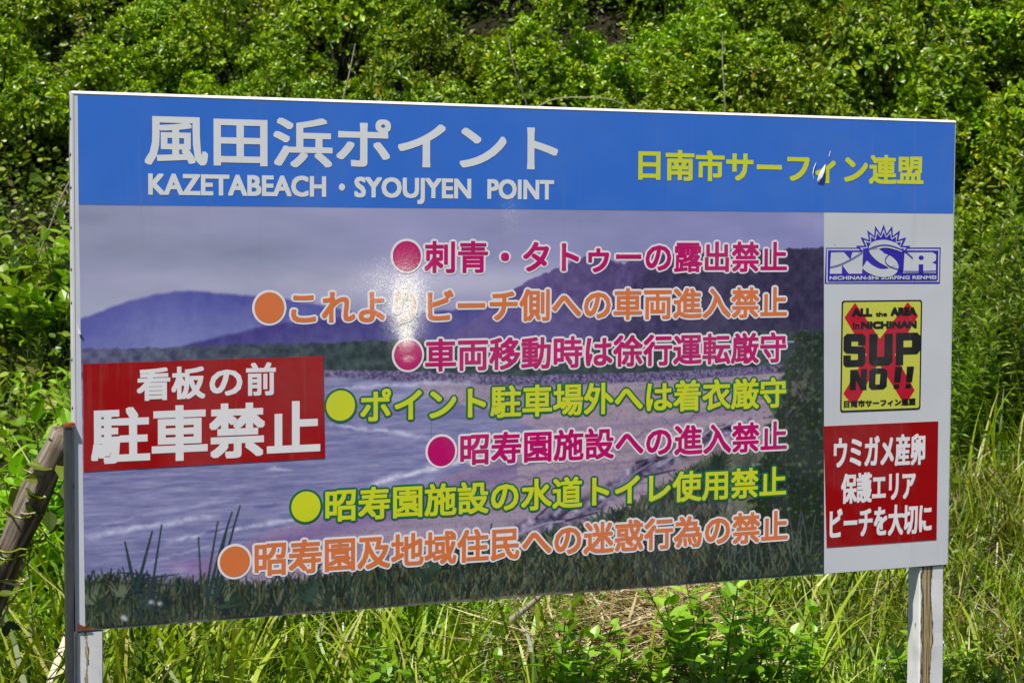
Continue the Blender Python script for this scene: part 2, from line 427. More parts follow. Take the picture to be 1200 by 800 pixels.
link('backing_post', mesh_of('backing_post', v, f, PW), sign)
# rust run at the lower left corner, nails down the edge strip
rng = np.random.default_rng(3)
for k, v_ in enumerate((.055, .135, .21, .30, .395, .47, .60, .71, .80, .89, .985, 1.08)):
    a = np.arange(8) / 8 * 2 * np.pi
    p = np.array([(-.0050, .008 + .014 * rng.random() + .0035 * np.cos(q), TOP - v_ + .0045 * np.sin(q)) for q in a] + [(-.0068, .02, TOP - v_)])
    p[8, 1] = p[:8, 1].mean()
    link('nail_head', mesh_of('nail_head', p, np.array([(8, (i + 1) % 8, i) for i in range(8)]), M['nail']), sign)
def rust_patch(pts, y):
    v = np.array([S(u, w, y) for u, w in pts]); n = len(pts)
    return mesh_of('rust_stain', np.concatenate([[v.mean(0)], v]), np.array([(0, 1 + i, 1 + (i + 1) % n) for i in range(n)]), M['rust'])
v = np.array([(-.0049, y_, TOP - w_) for y_, w_ in ((.002, 1.222), (.028, 1.222), (.029, 1.195), (.020, 1.18), (.016, 1.12), (.008, 1.11), (.003, 1.17))])
link('rust_stain', mesh_of('rust_stain', v, np.array([[6, 5, 4, 3, 2, 1, 0]]), M['rust']), sign)
link('rust_stain', rust_patch([(.001, 1.200), (.006, 1.204), (.012, 1.207), (.022, 1.2105), (.030, 1.2125), (.032, 1.2185), (.001, 1.2185)], .0030), sign)
v = np.array([(-.0049, y_, TOP - w_) for y_, w_ in ((.024, .0), (.0305, .0), (.0305, .33), (.028, .34), (.0255, .2), (.028, .12), (.023, .06))])
link('rust_stain', mesh_of('rust_stain', v, np.array([[6, 5, 4, 3, 2, 1, 0]]), M['nail']), sign)

# ------------------------------------------------------------------ the beach photograph printed on the board (painted into an image, metres -> texels)
PU0, PU1, PV0, PV1 = .0088, 2.010, .2485, 1.2187
IW, IH = 1640, 796
irng = np.random.default_rng(11)
def vnoise(w, h, cx, cy, rng=irng):
    g = rng.random((cy + 2, cx + 2)); x = np.linspace(0, cx, w, endpoint=False); y = np.linspace(0, cy, h, endpoint=False)
    xi = x.astype(int); yi = y.astype(int); xf = x - xi; yf = y - yi; xf = xf * xf * (3 - 2 * xf); yf = (yf * yf * (3 - 2 * yf))[:, None]
    a = g[yi][:, xi]; b = g[yi][:, xi + 1]; c = g[yi + 1][:, xi]; d = g[yi + 1][:, xi + 1]
    return (a * (1 - xf) + b * xf) * (1 - yf) + (c * (1 - xf) + d * xf) * yf
def fbm(cx, cy, oct=5, gain=.55):
    s = 0; a = 1; t_ = 0
    for o in range(oct):
        s = s + a * vnoise(IW, IH, min(cx * 2 ** o, IW), min(cy * 2 ** o, IH)); t_ += a; a *= gain
    return s / t_
UU = np.linspace(PU0, PU1, IW)[None, :]; VV = np.linspace(PV0, PV1, IH)[:, None]
img = np.zeros((IH, IW, 3))
def put(mask, col):
    global img
    m = np.clip(mask, 0, 1)[..., None]; img = img * (1 - m) + np.asarray(col, float) * m
def line(pts): p = np.array(pts); return np.interp(UU[0], p[:, 0], p[:, 1])[None, :]
def below(pts, soft=.003, rough=0.0, n=None):
    e = line(pts)
    if rough: e = e + (n if n is not None else (fbm(90, 2, 4) - .5)[0:1]) * rough
    return np.clip((VV - e) / soft + .5, 0, 1)
n1 = fbm(8, 10); n2 = fbm(30, 14); n3 = fbm(120, 60, 4); n4 = fbm(14, 60, 5)
sk = fbm(5, 9, 5)
tv = (VV - PV0) / .30
c0 = np.array([156, 158, 180.]); c1 = np.array([140, 140, 190.])
img = c0 + (c1 - c0) * np.clip(.25 + UU * .45 + (sk - .5) * 1.4, 0, 1)[..., None] + (sk - .5)[..., None] * np.array([70, 60, 36.])
gl = np.exp(-((VV - .43) / .045) ** 2) * np.clip(UU / .7 * (sk + .3), 0, 1); img = img + gl[..., None] * np.array([34, 32, 16.])
gl = np.exp(-((VV - .50) / .05) ** 2) * np.clip(1 - UU / .25, 0, 1); img = img + gl[..., None] * np.array([6, 12, 4.])
far = [(0.0074, .507), (.0618, .4882), (.1207, .4654), (.1802, .4523), (.2302, .4448), (.3009, .4453), (.3519, .4517), (.4034, .4561), (.4868, .4648), (.6357, .4907), (.8108, .5259), (.9915, .5748), (2.1, .6)]
m = below(far, .008, .006); d = np.clip((VV - line(far)) / .12, 0, 1)
put(m, np.stack([84 + 34 * d + 22 * (n2 - .5) + 16 * (n3 - .5), 86 + 38 * d + 22 * (n2 - .5) + 16 * (n3 - .5), 160 + 20 * d + 16 * (n2 - .5) + 10 * (n3 - .5)], -1))
near = [(0, .64), (.2196, .5769), (.3209, .5549), (.424, .5325), (.4867, .5214), (.6357, .5111), (.7886, .5048), (.9455, .4941), (1.06, .4742), (1.2, .46), (2.1, .45)]
dn = np.clip((VV - line(near)) / .10, 0, 1)
put(below(near, .008, .007), np.stack([68 + 22 * dn + 34 * (n2 - .5) + 26 * (n3 - .5), 62 + 24 * dn + 34 * (n2 - .5) + 26 * (n3 - .5), 132 + 12 * dn + 26 * (n2 - .5) + 20 * (n3 - .5)], -1))
hl = [(0, .75), (.93, .56), (.9912, .5157), (1.06, .47), (1.1294, .4195), (1.1881, .4027), (1.2472, .375), (1.2949, .3621), (1.3311, .3665), (1.392, .3838), (1.4653, .3556), (1.55, .362), (1.7171, .351), (1.8206, .3487), (1.9924, .3417), (2.1, .34)]
m = below(hl, .004, .012, (fbm(160, 2, 4) - .5)[0:1]); k = np.clip((UU - 1.1) / .75, 0, 1)
put(m, np.stack([92 - 40 * k + 42 * (n3 - .5) + 8 * n2, 80 - 32 * k + 40 * (n3 - .5), 138 - 54 * k + 44 * (n3 - .5)], -1))
hl2 = [(0, 1), (1.38, .55), (1.42, .43), (1.4653, .395), (1.55, .37), (1.65, .385), (1.76, .36), (2.1, .33)]
put(below(hl2, .02, .01) * .45 * m, np.stack([44 + 34 * (n3 - .5), 42 + 34 * (n3 - .5), 66 + 44 * (n3 - .5)], -1))
n5 = fbm(60, 40, 5, .7)
put(m * .5 * np.clip((n5 - .5) * 6, 0, 1), np.stack([96 - 30 * k + 0 * n5, 84 - 24 * k + 0 * n5, 138 - 50 * k + 0 * n5], -1))
put(np.exp(-((UU - 1.05) / .2) ** 2 - ((VV - .55) / .05) ** 2) * .35, (96, 92, 160))
tb = [(.007, .5748), (.2196, .5749), (.4239, .5707), (.5928, .5718), (.8109, .5653), (1.0838, .5764), (1.3209, .5763), (1.5673, .5673), (1.8238, .5625), (2.1, .5606)]
kk = np.clip(UU / .6, 0, 1)
put(below(tb, .004, .010, (fbm(140, 2, 4) - .5)[0:1]), np.stack([92 - 44 * kk + 70 * (n3 - .5), 92 - 28 * kk + 74 * (n3 - .5), 128 - 60 * kk + 60 * (n3 - .5)], -1))
rb = [(0, .6271), (.4238, .6291), (.5928, .6351), (.8111, .6423), (1.0843, .6616), (1.3217, .6631), (1.5684, .6603), (1.8251, .6528), (2.1, .65)]
peb = vnoise(IW, IH, 420, 260)
put(below(rb, .003, .006), np.stack([98 + 90 * (peb - .5), 88 + 84 * (peb - .5), 126 + 80 * (peb - .5)], -1))
# sea
sea_top = [(0, .645), (.5928, .6515), (.8112, .6694), (1.0844, .6872), (1.3219, .6892), (1.5687, .6846), (1.8254, .6754), (2.1, .67)]
wv = fbm(26, 150, 5); wv2 = fbm(70, 260, 3)
sl = .06 * (UU - .3)
put(below(sea_top, .004), np.stack([124 + 56 * (wv - .5) + 40 * (wv2 - .5) + 0 * UU, 124 + 56 * (wv - .5) + 30 * (wv2 - .5) + 0 * UU, 168 + 44 * (wv - .5) + 22 * (wv2 - .5) + 0 * UU], -1))
# beach sand: right of / below the shoreline
sh = np.array([(.0576, 1.19), (.2173, 1.1378), (.3194, 1.0641), (.4862, 1.0089), (.6796, .9617), (.812, .937), (.993, .8819), (1.1794, .8361)])
shu = np.interp(VV[:, 0], [.64, .655, .69, .72, .76, .80, .84, .86, .8819, .937, .9617, 1.0089, 1.0641, 1.1378, 1.19, 1.25], [.86, .84, .83, .93, 1.06, 1.15, 1.17, 1.10, .993, .812, .68, .486, .32, .217, .0576, -.1])[:, None]
low = line([(0, 1.25), (.0576, 1.19), (.2173, 1.1378), (.3194, 1.0641), (.4862, 1.0089), (.6796, .9617), (.812, .937), (.993, .8819), (1.13, .845), (2.2, .60)])
msand = np.clip((UU - shu + (n2 - .5) * .05) / .025 + .5, 0, 1) * below(sea_top, .004)
streak = fbm(12, 90, 5)
cs = np.stack([148 + 46 * (streak - .5) + 26 * (n3 - .5) + 8 * UU, 134 + 40 * (streak - .5) + 24 * (n3 - .5) + 6 * UU, 168 + 40 * (streak - .5) + 20 * (n3 - .5) - 6 * UU], -1)
put(msand, cs)
for (tp, w_, al_, cc_) in (([(1.0, .90), (1.3, .86), (1.6, .78), (1.83, .74)], .004, .5, (98, 80, 122)), ([(.95, .72), (1.2, .735), (1.5, .73), (1.85, .71)], .005, .45, (156, 138, 182)), ([(.9, .97), (1.1, .92), (1.35, .89)], .004, .5, (100, 82, 124)),
                          ([(.6, 1.03), (.8, .99), (1.0, .95), (1.2, .92)], .012, .35, (152, 128, 168)), ([(1.0, .76), (1.3, .80), (1.7, .78)], .010, .3, (150, 132, 176)), ([(1.1, .84), (1.4, .80), (1.85, .76)], .008, .3, (104, 86, 132))):
    e = line(tp) + (fbm(80, 2, 4) - .5)[0:1] * .02; put(msand * al_ * np.exp(-((VV - e) / w_) ** 2) * (UU > tp[0][0]) * np.clip(.3 + 1.4 * n3, 0, 1), cc_)
ft = vnoise(IW, IH, 500, 330); put(msand * .35 * np.clip((ft - .72) * 8, 0, 1), (92, 76, 116))
# wet sand between the last foam and the dry sand
put(np.exp(-((VV - low - .035) / .03) ** 2) * .6 * (UU < 1.1), (112, 92, 150))
def foam(pts, wd, s=1.0, col=(196, 196, 222)):
    p = np.array(pts); e = line(pts) + (fbm(60, 2, 4) - .5)[0:1] * .012
    win = np.clip((UU - p[0, 0]) / .03, 0, 1) * np.clip((p[-1, 0] - UU) / .03, 0, 1)
    w_ = wd * (.4 + 1.2 * fbm(40, 2, 3)[0:1])
    put(np.exp(-((VV - e) / w_) ** 2) * win * s * np.clip(.5 + 1.6 * (n3 - .3), 0, 1), col)
foam([(.59, .6862), (.701, .6769), (.8559, .6747), (1.0, .677)], .006, .8); foam([(.59, .70), (.75, .71), (.95, .705)], .012, .45)
foam([(.58, .765), (.6143, .7669), (.7012, .7802), (.8116, .8009), (.8789, .8097)], .005, .8); foam([(.66, .772), (.76, .79), (.83, .796)], .010, .4)
foam([(.44, .872), (.47, .868), (.52, .872)], .004, .8)
foam([(.70, .915), (.7453, .9087), (.8566, .8866), (.9929, .8628), (1.1322, .8342)], .008, .95, (214, 212, 232)); foam([(.60, .94), (.75, .925), (.9, .90)], .005, .35)
foam([(.012, 1.008), (.0196, 1.0063), (.1179, .9922), (.2179, .9819), (.34, .972)], .0065, .85); foam([(.02, .985), (.2, .955), (.4, .93)], .004, .3)
foam([(.20, 1.028), (.3402, 1.0088), (.4863, .9946), (.5929, .9778), (.68, .955)], .0055, .9); foam([(.13, 1.08), (.25, 1.055), (.36, 1.03)], .004, .4)
foam([(.28, 1.015), (.4, .995)], .004, .8, (66, 60, 128)); foam([(.36, .96), (.5, .95)], .003, .6, (80, 76, 140))
# driftwood and stones along the top of the beach
rk = [(1.00, 1.10), (1.1147, 1.0485), (1.2045, 1.0232), (1.3003, .9934), (1.3729, .9532), (1.4463, .9082), (1.5207, .8826), (1.5959, .8523), (1.6976, .8225), (1.80, .800)]
e = line(rk); band = np.exp(-((VV - e - .008) / .030) ** 4) * (UU > 1.02) * (UU < 1.78)
lump = vnoise(IW, IH, 110, 60); lum2 = vnoise(IW, IH, 260, 150)
put(band * .95, np.stack([104 + 150 * (lump - .45) + 60 * (lum2 - .5), 96 + 146 * (lump - .45) + 60 * (lum2 - .5), 124 + 140 * (lump - .45) + 60 * (lum2 - .5)], -1))
def stroke(p0, p1, w0, col, bendv=0.0, al=1.0):
    """a tapered stroke, metres"""
    global img
    n = max(int(math.hypot(p1[0] - p0[0], p1[1] - p0[1]) / .0012), 2)
    for i in range(n + 1):
        t_ = i / n; u = p0[0] + (p1[0] - p0[0]) * t_ + bendv * t_ * t_; v_ = p0[1] + (p1[1] - p0[1]) * t_
        r = max(w0 * (1 - t_ * .85), .0005)
        x = (u - PU0) / (PU1 - PU0) * IW; y = (v_ - PV0) / (PV1 - PV0) * IH; rr = r * IW / 2.0
        x0, x1, y0, y1 = int(x - rr), int(x + rr) + 1, int(y - rr * .6), int(y + rr * .6) + 1
        if x0 < 0 or y0 < 0 or x1 >= IW or y1 >= IH: continue
        img[y0:y1 + 1, x0:x1 + 1] = img[y0:y1 + 1, x0:x1 + 1] * (1 - al) + np.array(col) * al
for i in range(26):
    q = irng.random(); u = 1.12 + q * .6; v_ = np.interp(u, *np.array(rk).T) + irng.normal(0, .015)
    L_ = irng.uniform(.03, .10); a = irng.normal(-.35, .25)
    stroke((u, v_), (u + L_ * math.cos(a), v_ + L_ * math.sin(a)), .0028, [(150, 140, 172), (60, 52, 72), (124, 114, 146)][i % 3], 0, .8)
# grass bank in front and dark wood on the right of the picture
gt = [(0, 1.125), (.019, 1.1143), (.1173, 1.118), (.2173, 1.1418), (.3398, 1.1462), (.4229, 1.1601), (.5286, 1.1551), (.6798, 1.1446), (.8125, 1.1198), (.9481, 1.1023), (1.0868, 1.0828), (1.1809, 1.0679), (1.3248, 1.036), (1.4224, 1.005), (1.5214, .950), (1.6221, .900), (1.7243, .871), (1.8021, .86), (2.1, .84)]
gn = fbm(200, 26, 4); gn2 = vnoise(IW, IH, 500, 90)
gv = (fbm(7, 5, 3) - .5)
gc = 14 + 70 * gv[..., None] * np.array([1.1, 1, .7]) + np.stack([74 + 66 * (gn - .5) + 40 * (gn2 - .5) - 10 * (VV - 1.1) / .1, 76 + 70 * (gn - .5) + 44 * (gn2 - .5) - 14 * (VV - 1.1) / .1 + 0 * UU, 60 + 50 * (gn - .5) + 40 * (gn2 - .5) - 16 * (VV - 1.1) / .1], -1)
put(below(gt, .006, .03, (fbm(260, 2, 3) - .5)[0:1]), gc)
bl = fbm(16, 9, 3); put(below(gt, .01) * np.clip((bl - .55) * 7, 0, .75), (28, 34, 32)); put(below(gt, .01) * np.clip((.42 - bl) * 6, 0, .5), (112, 116, 88))
# bright scrub patch and pale tussocks on the bank
put(np.exp(-(((UU - 1.68) / .10) ** 2 + ((VV - .885) / .025) ** 2)) * .6, (110, 104, 84))
put(np.exp(-(((UU - 1.66) / .07) ** 2 + ((VV - 1.02) / .02) ** 2)) * .5, (132, 118, 150))
rt = np.interp(VV[:, 0], [.55, .572, .6181, .6628, .7485, .8388, .9173, .9838, 1.0622, 1.16, 1.22], [1.93, 1.89, 1.895, 1.862, 1.845, 1.83, 1.80, 1.765, 1.74, 1.70, 1.66])[:, None]
mt = np.clip((UU - rt - (fbm(2, 70, 4) - .5)[:, 0:1] * .08 + (n3 - .5) * .06) / .02, 0, 1) * np.clip((VV - .566 - (fbm(120, 2, 4) - .5)[0:1] * .03) / .006, 0, 1)
tl = fbm(170, 90, 4)
put(mt, np.stack([30 + 100 * (tl - .5) ** 2 * 4 + 44 * (tl - .5), 42 + 120 * (tl - .5) ** 2 * 4 + 52 * (tl - .5), 40 + 60 * (tl - .5) + 0 * tl], -1))
put(np.exp(-(((UU - 1.90) / .06) ** 2 + ((VV - .72) / .06) ** 2)) * .55 * (tl > .52), (116, 108, 104))
for i in range(6): stroke((1.86 + irng.random() * .09, .71 + irng.random() * .1), (1.88 + irng.random() * .1, .64 + irng.random() * .1), .0006, (110, 106, 104), .01, .2)
# roof of a long low building between the trees
put(((VV > .588) & (VV < .594) & (UU > 1.775) & (UU < 1.905)) * .9, (150, 146, 190)); put(((VV > .594) & (VV < .606) & (UU > 1.80) & (UU < 1.90)) * .7, (46, 44, 60))
# grass strokes, the denser the lower
gcols = [(34, 44, 38), (78, 88, 62), (46, 66, 60), (104, 110, 88), (24, 30, 28), (74, 72, 46), (36, 54, 52), (30, 36, 32)]
gta = np.array(gt)
for i in range(9000):
    u = irng.uniform(.02, 1.98); top = np.interp(u, gta[:, 0], gta[:, 1]); v_ = top + irng.uniform(.01, 1.0) * (1.214 - top); L_ = irng.uniform(.006, .022) * (1 + 1.0 * (u < 1.0))
    if u > 1.70 and v_ < 1.13: continue
    stroke((u, min(v_ + .01, 1.212)), (u + irng.normal(0, .010), v_ - L_), irng.uniform(.0005, .0010), gcols[irng.integers(len(gcols))], irng.normal(0, .008), .42)
for i in range(46):
    u = irng.uniform(.03, 1.68); top = np.interp(u, gta[:, 0], gta[:, 1]) + irng.uniform(.0, .05); cc_ = [(30, 42, 40), (52, 74, 62), (98, 108, 84), (40, 56, 46)][i % 4]
    for q in range(14):
        a_ = irng.normal(0, .45); L_ = irng.uniform(.015, .048); stroke((u + irng.normal(0, .006), top + .012), (u + math.sin(a_) * L_, top + .012 - math.cos(a_) * L_), irng.uniform(.0007, .0015), cc_, irng.normal(0, .01), .6)
for i in range(34):
    u = irng.uniform(1.55, 1.97); v_ = irng.uniform(1.12, 1.21); stroke((u, v_), (u + irng.normal(-.02, .02), v_ - irng.uniform(.06, .14)), .0011, (84, 92, 84), irng.normal(0, .015), .4)
for (a, b, w_, bd) in (((.137, 1.132), (.1737, .9993), .003, .0), ((.1689, 1.1544), (.196, .985), .002, .0), ((.128, 1.11), (.110, 1.02), .003, 0), ((.30, 1.16), (.326, .985), .002, .004), ((.306, 1.165), (.352, .965), .0026, .012), ((.322, 1.16), (.345, 1.00), .0026, .008), ((.33, 1.16), (.37, .95), .0024, .014), ((.29, 1.15), (.283, 1.02), .0018, 0),
                       ((.45, 1.16), (.495, 1.085), .002, .01), ((.55, 1.16), (.60, 1.06), .002, .01), ((.50, 1.165), (.47, 1.10), .002, -.01), ((1.02, 1.10), (1.03, 1.03), .0015, 0)):
    stroke(a, b, w_, (40, 58, 60), bd, .92)
for i in range(10):
    a = (.165, 1.10 + .012 * i * .6); stroke(a, (.165 + (.075 if i % 2 else -.07) * (1 - i * .05), a[1] - .01 + .006 * i), .0016, (44, 54, 66), .0, .85)
put(np.exp(-(((UU - .255) / .05) ** 2 + ((VV - 1.085) / .012) ** 2)) * .5, (150, 96, 158)); put(np.exp(-(((UU - .24) / .02) ** 2 + ((VV - 1.095) / .012) ** 2)) * .5, (172, 168, 196))
for (u, v_) in ((.105, 1.195), (.11, 1.2), (.17, 1.165), (.19, 1.17)): put(np.exp(-(((UU - u) / .006) ** 2 + ((VV - v_) / .005) ** 2)) * .9, (190, 194, 204))
# sheet joint of the print
put(((np.abs(UU - .868) < .0012) * (VV > .74) * (VV < .82)) * .35, (60, 56, 84))
for ax_ in (0, 1): img = (np.roll(img, 1, ax_) + 2 * img + np.roll(img, -1, ax_)) / 4
img = np.clip(img, 4, 250)
rgba = np.ones((IH, IW, 4), np.float32); rgba[..., :3] = img[::-1] / 255.0
bimg = bpy.data.images.new('beach_print', IW, IH, alpha=False); bimg.colorspace_settings.name = 'sRGB'
bimg.pixels.foreach_set(rgba.ravel()); bimg.update(); bimg.pack()
def beach_col(t):
    uvn = t.n('UVMap'); im = t.n('TexImage', image=bimg, extension='EXTEND'); t.l(uvn.outputs[0], im.inputs[0])
    return t.mix(1.0, im.outputs[0], (KF,) * 3, 'MULTIPLY')
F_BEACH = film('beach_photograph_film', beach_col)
ob = sheet('beach_photograph', [(.0092, .2485), (1.9915, .2485), (2.0085, 1.2187), (.0180, 1.2187)], .0006, F_BEACH)
uvl = ob.data.uv_layers.new(name='UVMap')
for lp in ob.data.loops:
    co = ob.data.vertices[lp.vertex_index].co
    uvl.data[lp.index].uv = ((co.x - PU0) / (PU1 - PU0), 1 - ((TOP - co.z) - PV0) / (PV1 - PV0))
ob['label'] = 'printed photograph of a bay with hills, surf and beach'
sheet('blue_header', [(.0088, .0012), (2.4115, .0008), (2.4110, .2478), (.0092, .2478)], .0006, F_BLUE)['label'] = 'blue header band'

# ------------------------------------------------------------------ lettering
lettering('lettering', 'large white Japanese title in the header', '風田浜ポイント', .1604, 1.2066, .0364, .1560, .0031, F_LETTER)
for txt, a, b in (('KAZETABEACH', .1686, .5970), ('SYOUJYEN', .6680, .9715), ('POINT', 1.0146, 1.1960)):
    lettering('lettering', 'white latin capitals %s below the title' % txt, txt, a, b, .1750, .2240, .0022, F_LETTER, caps=True)
flat('lettering_dot', *disc(.6366, .2000, .0078, .0085, 20), .0012, F_LETTER)
lettering('lettering', 'yellow Japanese lettering at the right of the header', '日南市サーフィン連盟', 1.4331, 2.3095, .0915, .1715, .0027, F_YEL)
ROWS = [('刺青・タトゥーの露出禁止', .8481, 1.8788, .3265, .4060, (.8026, .3642), F_MAG, F_OUT, 'magenta', 'first'),
        ('これよりビーチ側への車両進入禁止', .5099, 1.8804, .4455, .5265, (.4564, .4857), F_ORA, F_OUT, 'orange', 'second'),
        ('車両移動時は徐行運転厳守', .8512, 1.8797, .5650, .6465, (.8066, .6041), F_MAG, F_OUT, 'magenta', 'third'),
        ('ポイント駐車場外へは着衣厳守', .6836, 1.8815, .6845, .7665, (.6337, .7223), F_YEL, F_GRN, 'green-edged yellow', 'fourth'),
        ('昭寿園施設への進入禁止', .9447, 1.8858, .8005, .8805, (.8948, .8427), F_MAG, F_OUT, 'magenta', 'fifth'),
        ('昭寿園施設の水道トイレ使用禁止', .5950, 1.8850, .9215, 1.0025, (.5464, .9614), F_YEL, F_GRN, 'green-edged yellow', 'sixth'),
        ('昭寿園及地域住民への迷惑行為の禁止', .4189, 1.8922, 1.0395, 1.1225, (.3710, 1.0824), F_ORA, F_OUT, 'orange', 'last')]
for body, a, b, c, d, (bu, bv), mt_, om, cn, nth in ROWS:
    lettering('lettering', '%s Japanese rule with round bullet, %s line of the list' % (cn, nth), body, a, b, c, d, .0021, mt_, .0014, .0056, om, (bu, bv, .0365, .0365))

def sticker(name, label, quad, mat, y=.0016):
    cx = np.mean([q[0] for q in quad]); cy = np.mean([q[1] for q in quad])
    f4 = np.array(quad, float); v = np.concatenate([[S(u, w, y) for u, w in f4], [S(u, w, .0006) for u, w in f4]])
    f = [np.array([[3, 2, 1, 0]]), np.array([(i, (i + 1) % 4, 4 + (i + 1) % 4, 4 + i) for i in range(4)])]
    o = link(name, mesh_of(name, v, f, mat), sign); o['label'] = label; return o
o = sticker('red_plate', 'large red plate with white no-parking lettering', [(.0164, .6085), (.5896, .6025), (.5941, .8472), (.0167, .8540)], F_RED)
def skewrow(txt, a, b, c, d, bold, par, mat=F_REDW, slope=0, y=.0020):
    v2, f = lay_text(txt, a, b, c, d, bold); v2[:, 1] += (v2[:, 0] - a) * slope
    tv, tf = stamp(v2, f, bold, y, 8); return link('lettering', mesh_of('lettering', to_board(tv), tf[:, ::-1], mat), par)
skewrow('看板', .1395, .3010, .6205, .6972, .0024, o, slope=-.012); skewrow('の', .3110, .3900, .6290, .6905, .0024, o); skewrow('前', .3990, .4719, .6140, .6925, .0024, o)
skewrow('駐車禁止', .0335, .5821, .7095, .8400, .0042, o, slope=-.005)
sheet('white_side_print', [(1.9928, .2490), (2.4110, .2490), (2.4110, 1.2190), (2.0098, 1.2190)], .0007, F_WHITE)
o = sticker('red_plate', 'dark red plate with white turtle-nesting notice at the lower right', [(1.9999, .8200), (2.3719, .8192), (2.3731, 1.1482), (2.0154, 1.1484)], F_RED2)
skewrow('ウミガメ産卵', 2.0330, 2.3300, .8500, .9380, .0024, o); skewrow('保護エリア', 2.0580, 2.3000, .9500, 1.0330, .0024, o); skewrow('ビーチを大切に', 2.0230, 2.3560, 1.0430, 1.1280, .0024, o)

# yellow rounded sticker with a crimson cross
def rrect(u0, u1, v0, v1, r, n=6):
    p = []
    for cx, cy, a0 in ((u1 - r, v1 - r, 0), (u0 + r, v1 - r, 90), (u0 + r, v0 + r, 180), (u1 - r, v0 + r, 270)):
        for i in range(n + 1):
            a = math.radians(a0 + 90 * i / n); p.append((cx + r * math.cos(a), cy + r * math.sin(a)))
    c = np.array([((u0 + u1) / 2, (v0 + v1) / 2)] + p); m_ = len(p)
    return c, np.array([(0, 1 + (i + 1) % m_, 1 + i) for i in range(m_)])
Y0 = (2.0514, 2.3120, .4840, .7845)
o = flat('yellow_sticker', *rrect(*Y0, .008), .0014, F_BLACK); o['label'] = 'yellow sticker with black lettering over a crimson cross'
def yflat(name, v2, f, y, mat): return flat(name, v2, f, y, mat, o)
yflat('sticker_face', *rrect(Y0[0] + .0045, Y0[1] - .0045, Y0[2] + .0045, Y0[3] - .0045, .006), .0018, F_YBG)
def yp(x, y): return (2.0514 + (x - 66) / (570 - 66) * .2606, .484 + (y - 38) / (752 - 38) * .3005)    # proportions of the sticker
def poly(pts): c = np.array(pts, float); return c, np.array([(0, i, i + 1) for i in range(1, len(pts) - 1)])[:, ::-1]
def fan(pts):
    c = np.array(pts, float); c = np.concatenate([[c.mean(0)], c]); n = len(pts); return c, np.array([(0, 1 + (i + 1) % n, 1 + i) for i in range(n)])
def orient(v2, f):
    a = v2[f]; ar = np.cross(a[:, 1] - a[:, 0], a[:, 2] - a[:, 0]); f = f.copy(); f[ar > 0] = f[ar > 0][:, ::-1]; return v2, f
cross = [(148, 52), (305, 285), (478, 52), (545, 140), (400, 390), (530, 625), (470, 720), (300, 440), (150, 722), (84, 632), (225, 385), (84, 145)]
cv = np.array([yp(*p) for p in cross]); ce = np.array([yp(308, 375)]); cc = np.concatenate([ce, cv])
yflat('crimson_cross', *orient(cc, np.array([(0, 1 + i, 1 + (i + 1) % 12) for i in range(12)])), .0021, F_CRIM)
from mathutils.geometry import tessellate_polygon
def tess(outer, holes=()):
    rings_ = [outer] + list(holes); pts = np.array([p for r_ in rings_ for p in r_], float)
    tr = tessellate_polygon([[Vector((p[0], p[1], 0)) for p in r_] for r_ in rings_])
    return pts, np.array(tr)
def yblock(outer, holes=()):
    v2, f = tess([yp(*p) for p in outer], [[yp(*p) for p in h] for h in holes]); return orient(v2, f)
def yletters(shapes):
    parts = [yblock(*s_) for s_ in shapes]; v2, f = join(parts)
    return link('lettering', mesh_of('lettering', to_board(np.concatenate([v2, np.full((len(v2), 1), .0024)], 1)), f[:, ::-1], F_BLACK), o)
def ytext(txt, x0, x1, y0, y1, bold):
    a = yp(x0, y0); b = yp(x1, y1); v2, f = lay_text(txt, a[0], b[0], a[1], b[1], bold)
    tv, tf = stamp(v2, f, bold, .0024, 8); return link('lettering', mesh_of('lettering', to_board(tv), tf[:, ::-1], F_BLACK), o)
ytext('ALL', 128, 255, 86, 142, .0024); ytext('the', 276, 348, 112, 142, .0010); ytext('AREA', 370, 534, 84, 140, .0024)
ytext('in', 135, 178, 178, 222, .0012); ytext('NICHINAN', 186, 536, 172, 222, .0022)
ytext('日南市サーフィン連盟', 88, 538, 676, 722, .0010)
yletters([([(100, 250), (198, 250), (216, 268), (216, 325), (170, 325), (170, 298), (128, 298), (128, 330), (200, 333), (217, 352), (217, 440), (198, 461), (97, 462), (80, 444), (80, 388), (126, 388), (126, 418), (170, 418), (170, 378), (97, 374), (80, 356), (80, 270)],),
          ([(238, 254), (290, 254), (290, 402), (334, 402), (334, 254), (386, 254), (386, 436), (362, 459), (260, 459), (238, 438)],),
          ([(406, 250), (540, 250), (561, 272), (561, 366), (540, 390), (454, 390), (454, 459), (406, 459)], [[(454, 298), (508, 298), (508, 344), (454, 344)]])])
yletters([([(124, 482), (168, 480), (190, 540), (190, 478), (228, 478), (226, 612), (192, 612), (160, 548), (160, 612), (122, 610)],),
          ([(262, 476), (334, 476), (356, 494), (352, 594), (332, 612), (258, 612), (240, 594), (242, 494)], [[(282, 510), (312, 510), (308, 580), (280, 580)]]),
          ([(404, 470), (450, 470), (436, 572), (398, 572)],), ([(398, 582), (432, 582), (430, 611), (396, 611)],),
          ([(478, 470), (524, 470), (512, 572), (474, 572)],), ([(472, 582), (508, 582), (506, 611), (470, 611)],)])

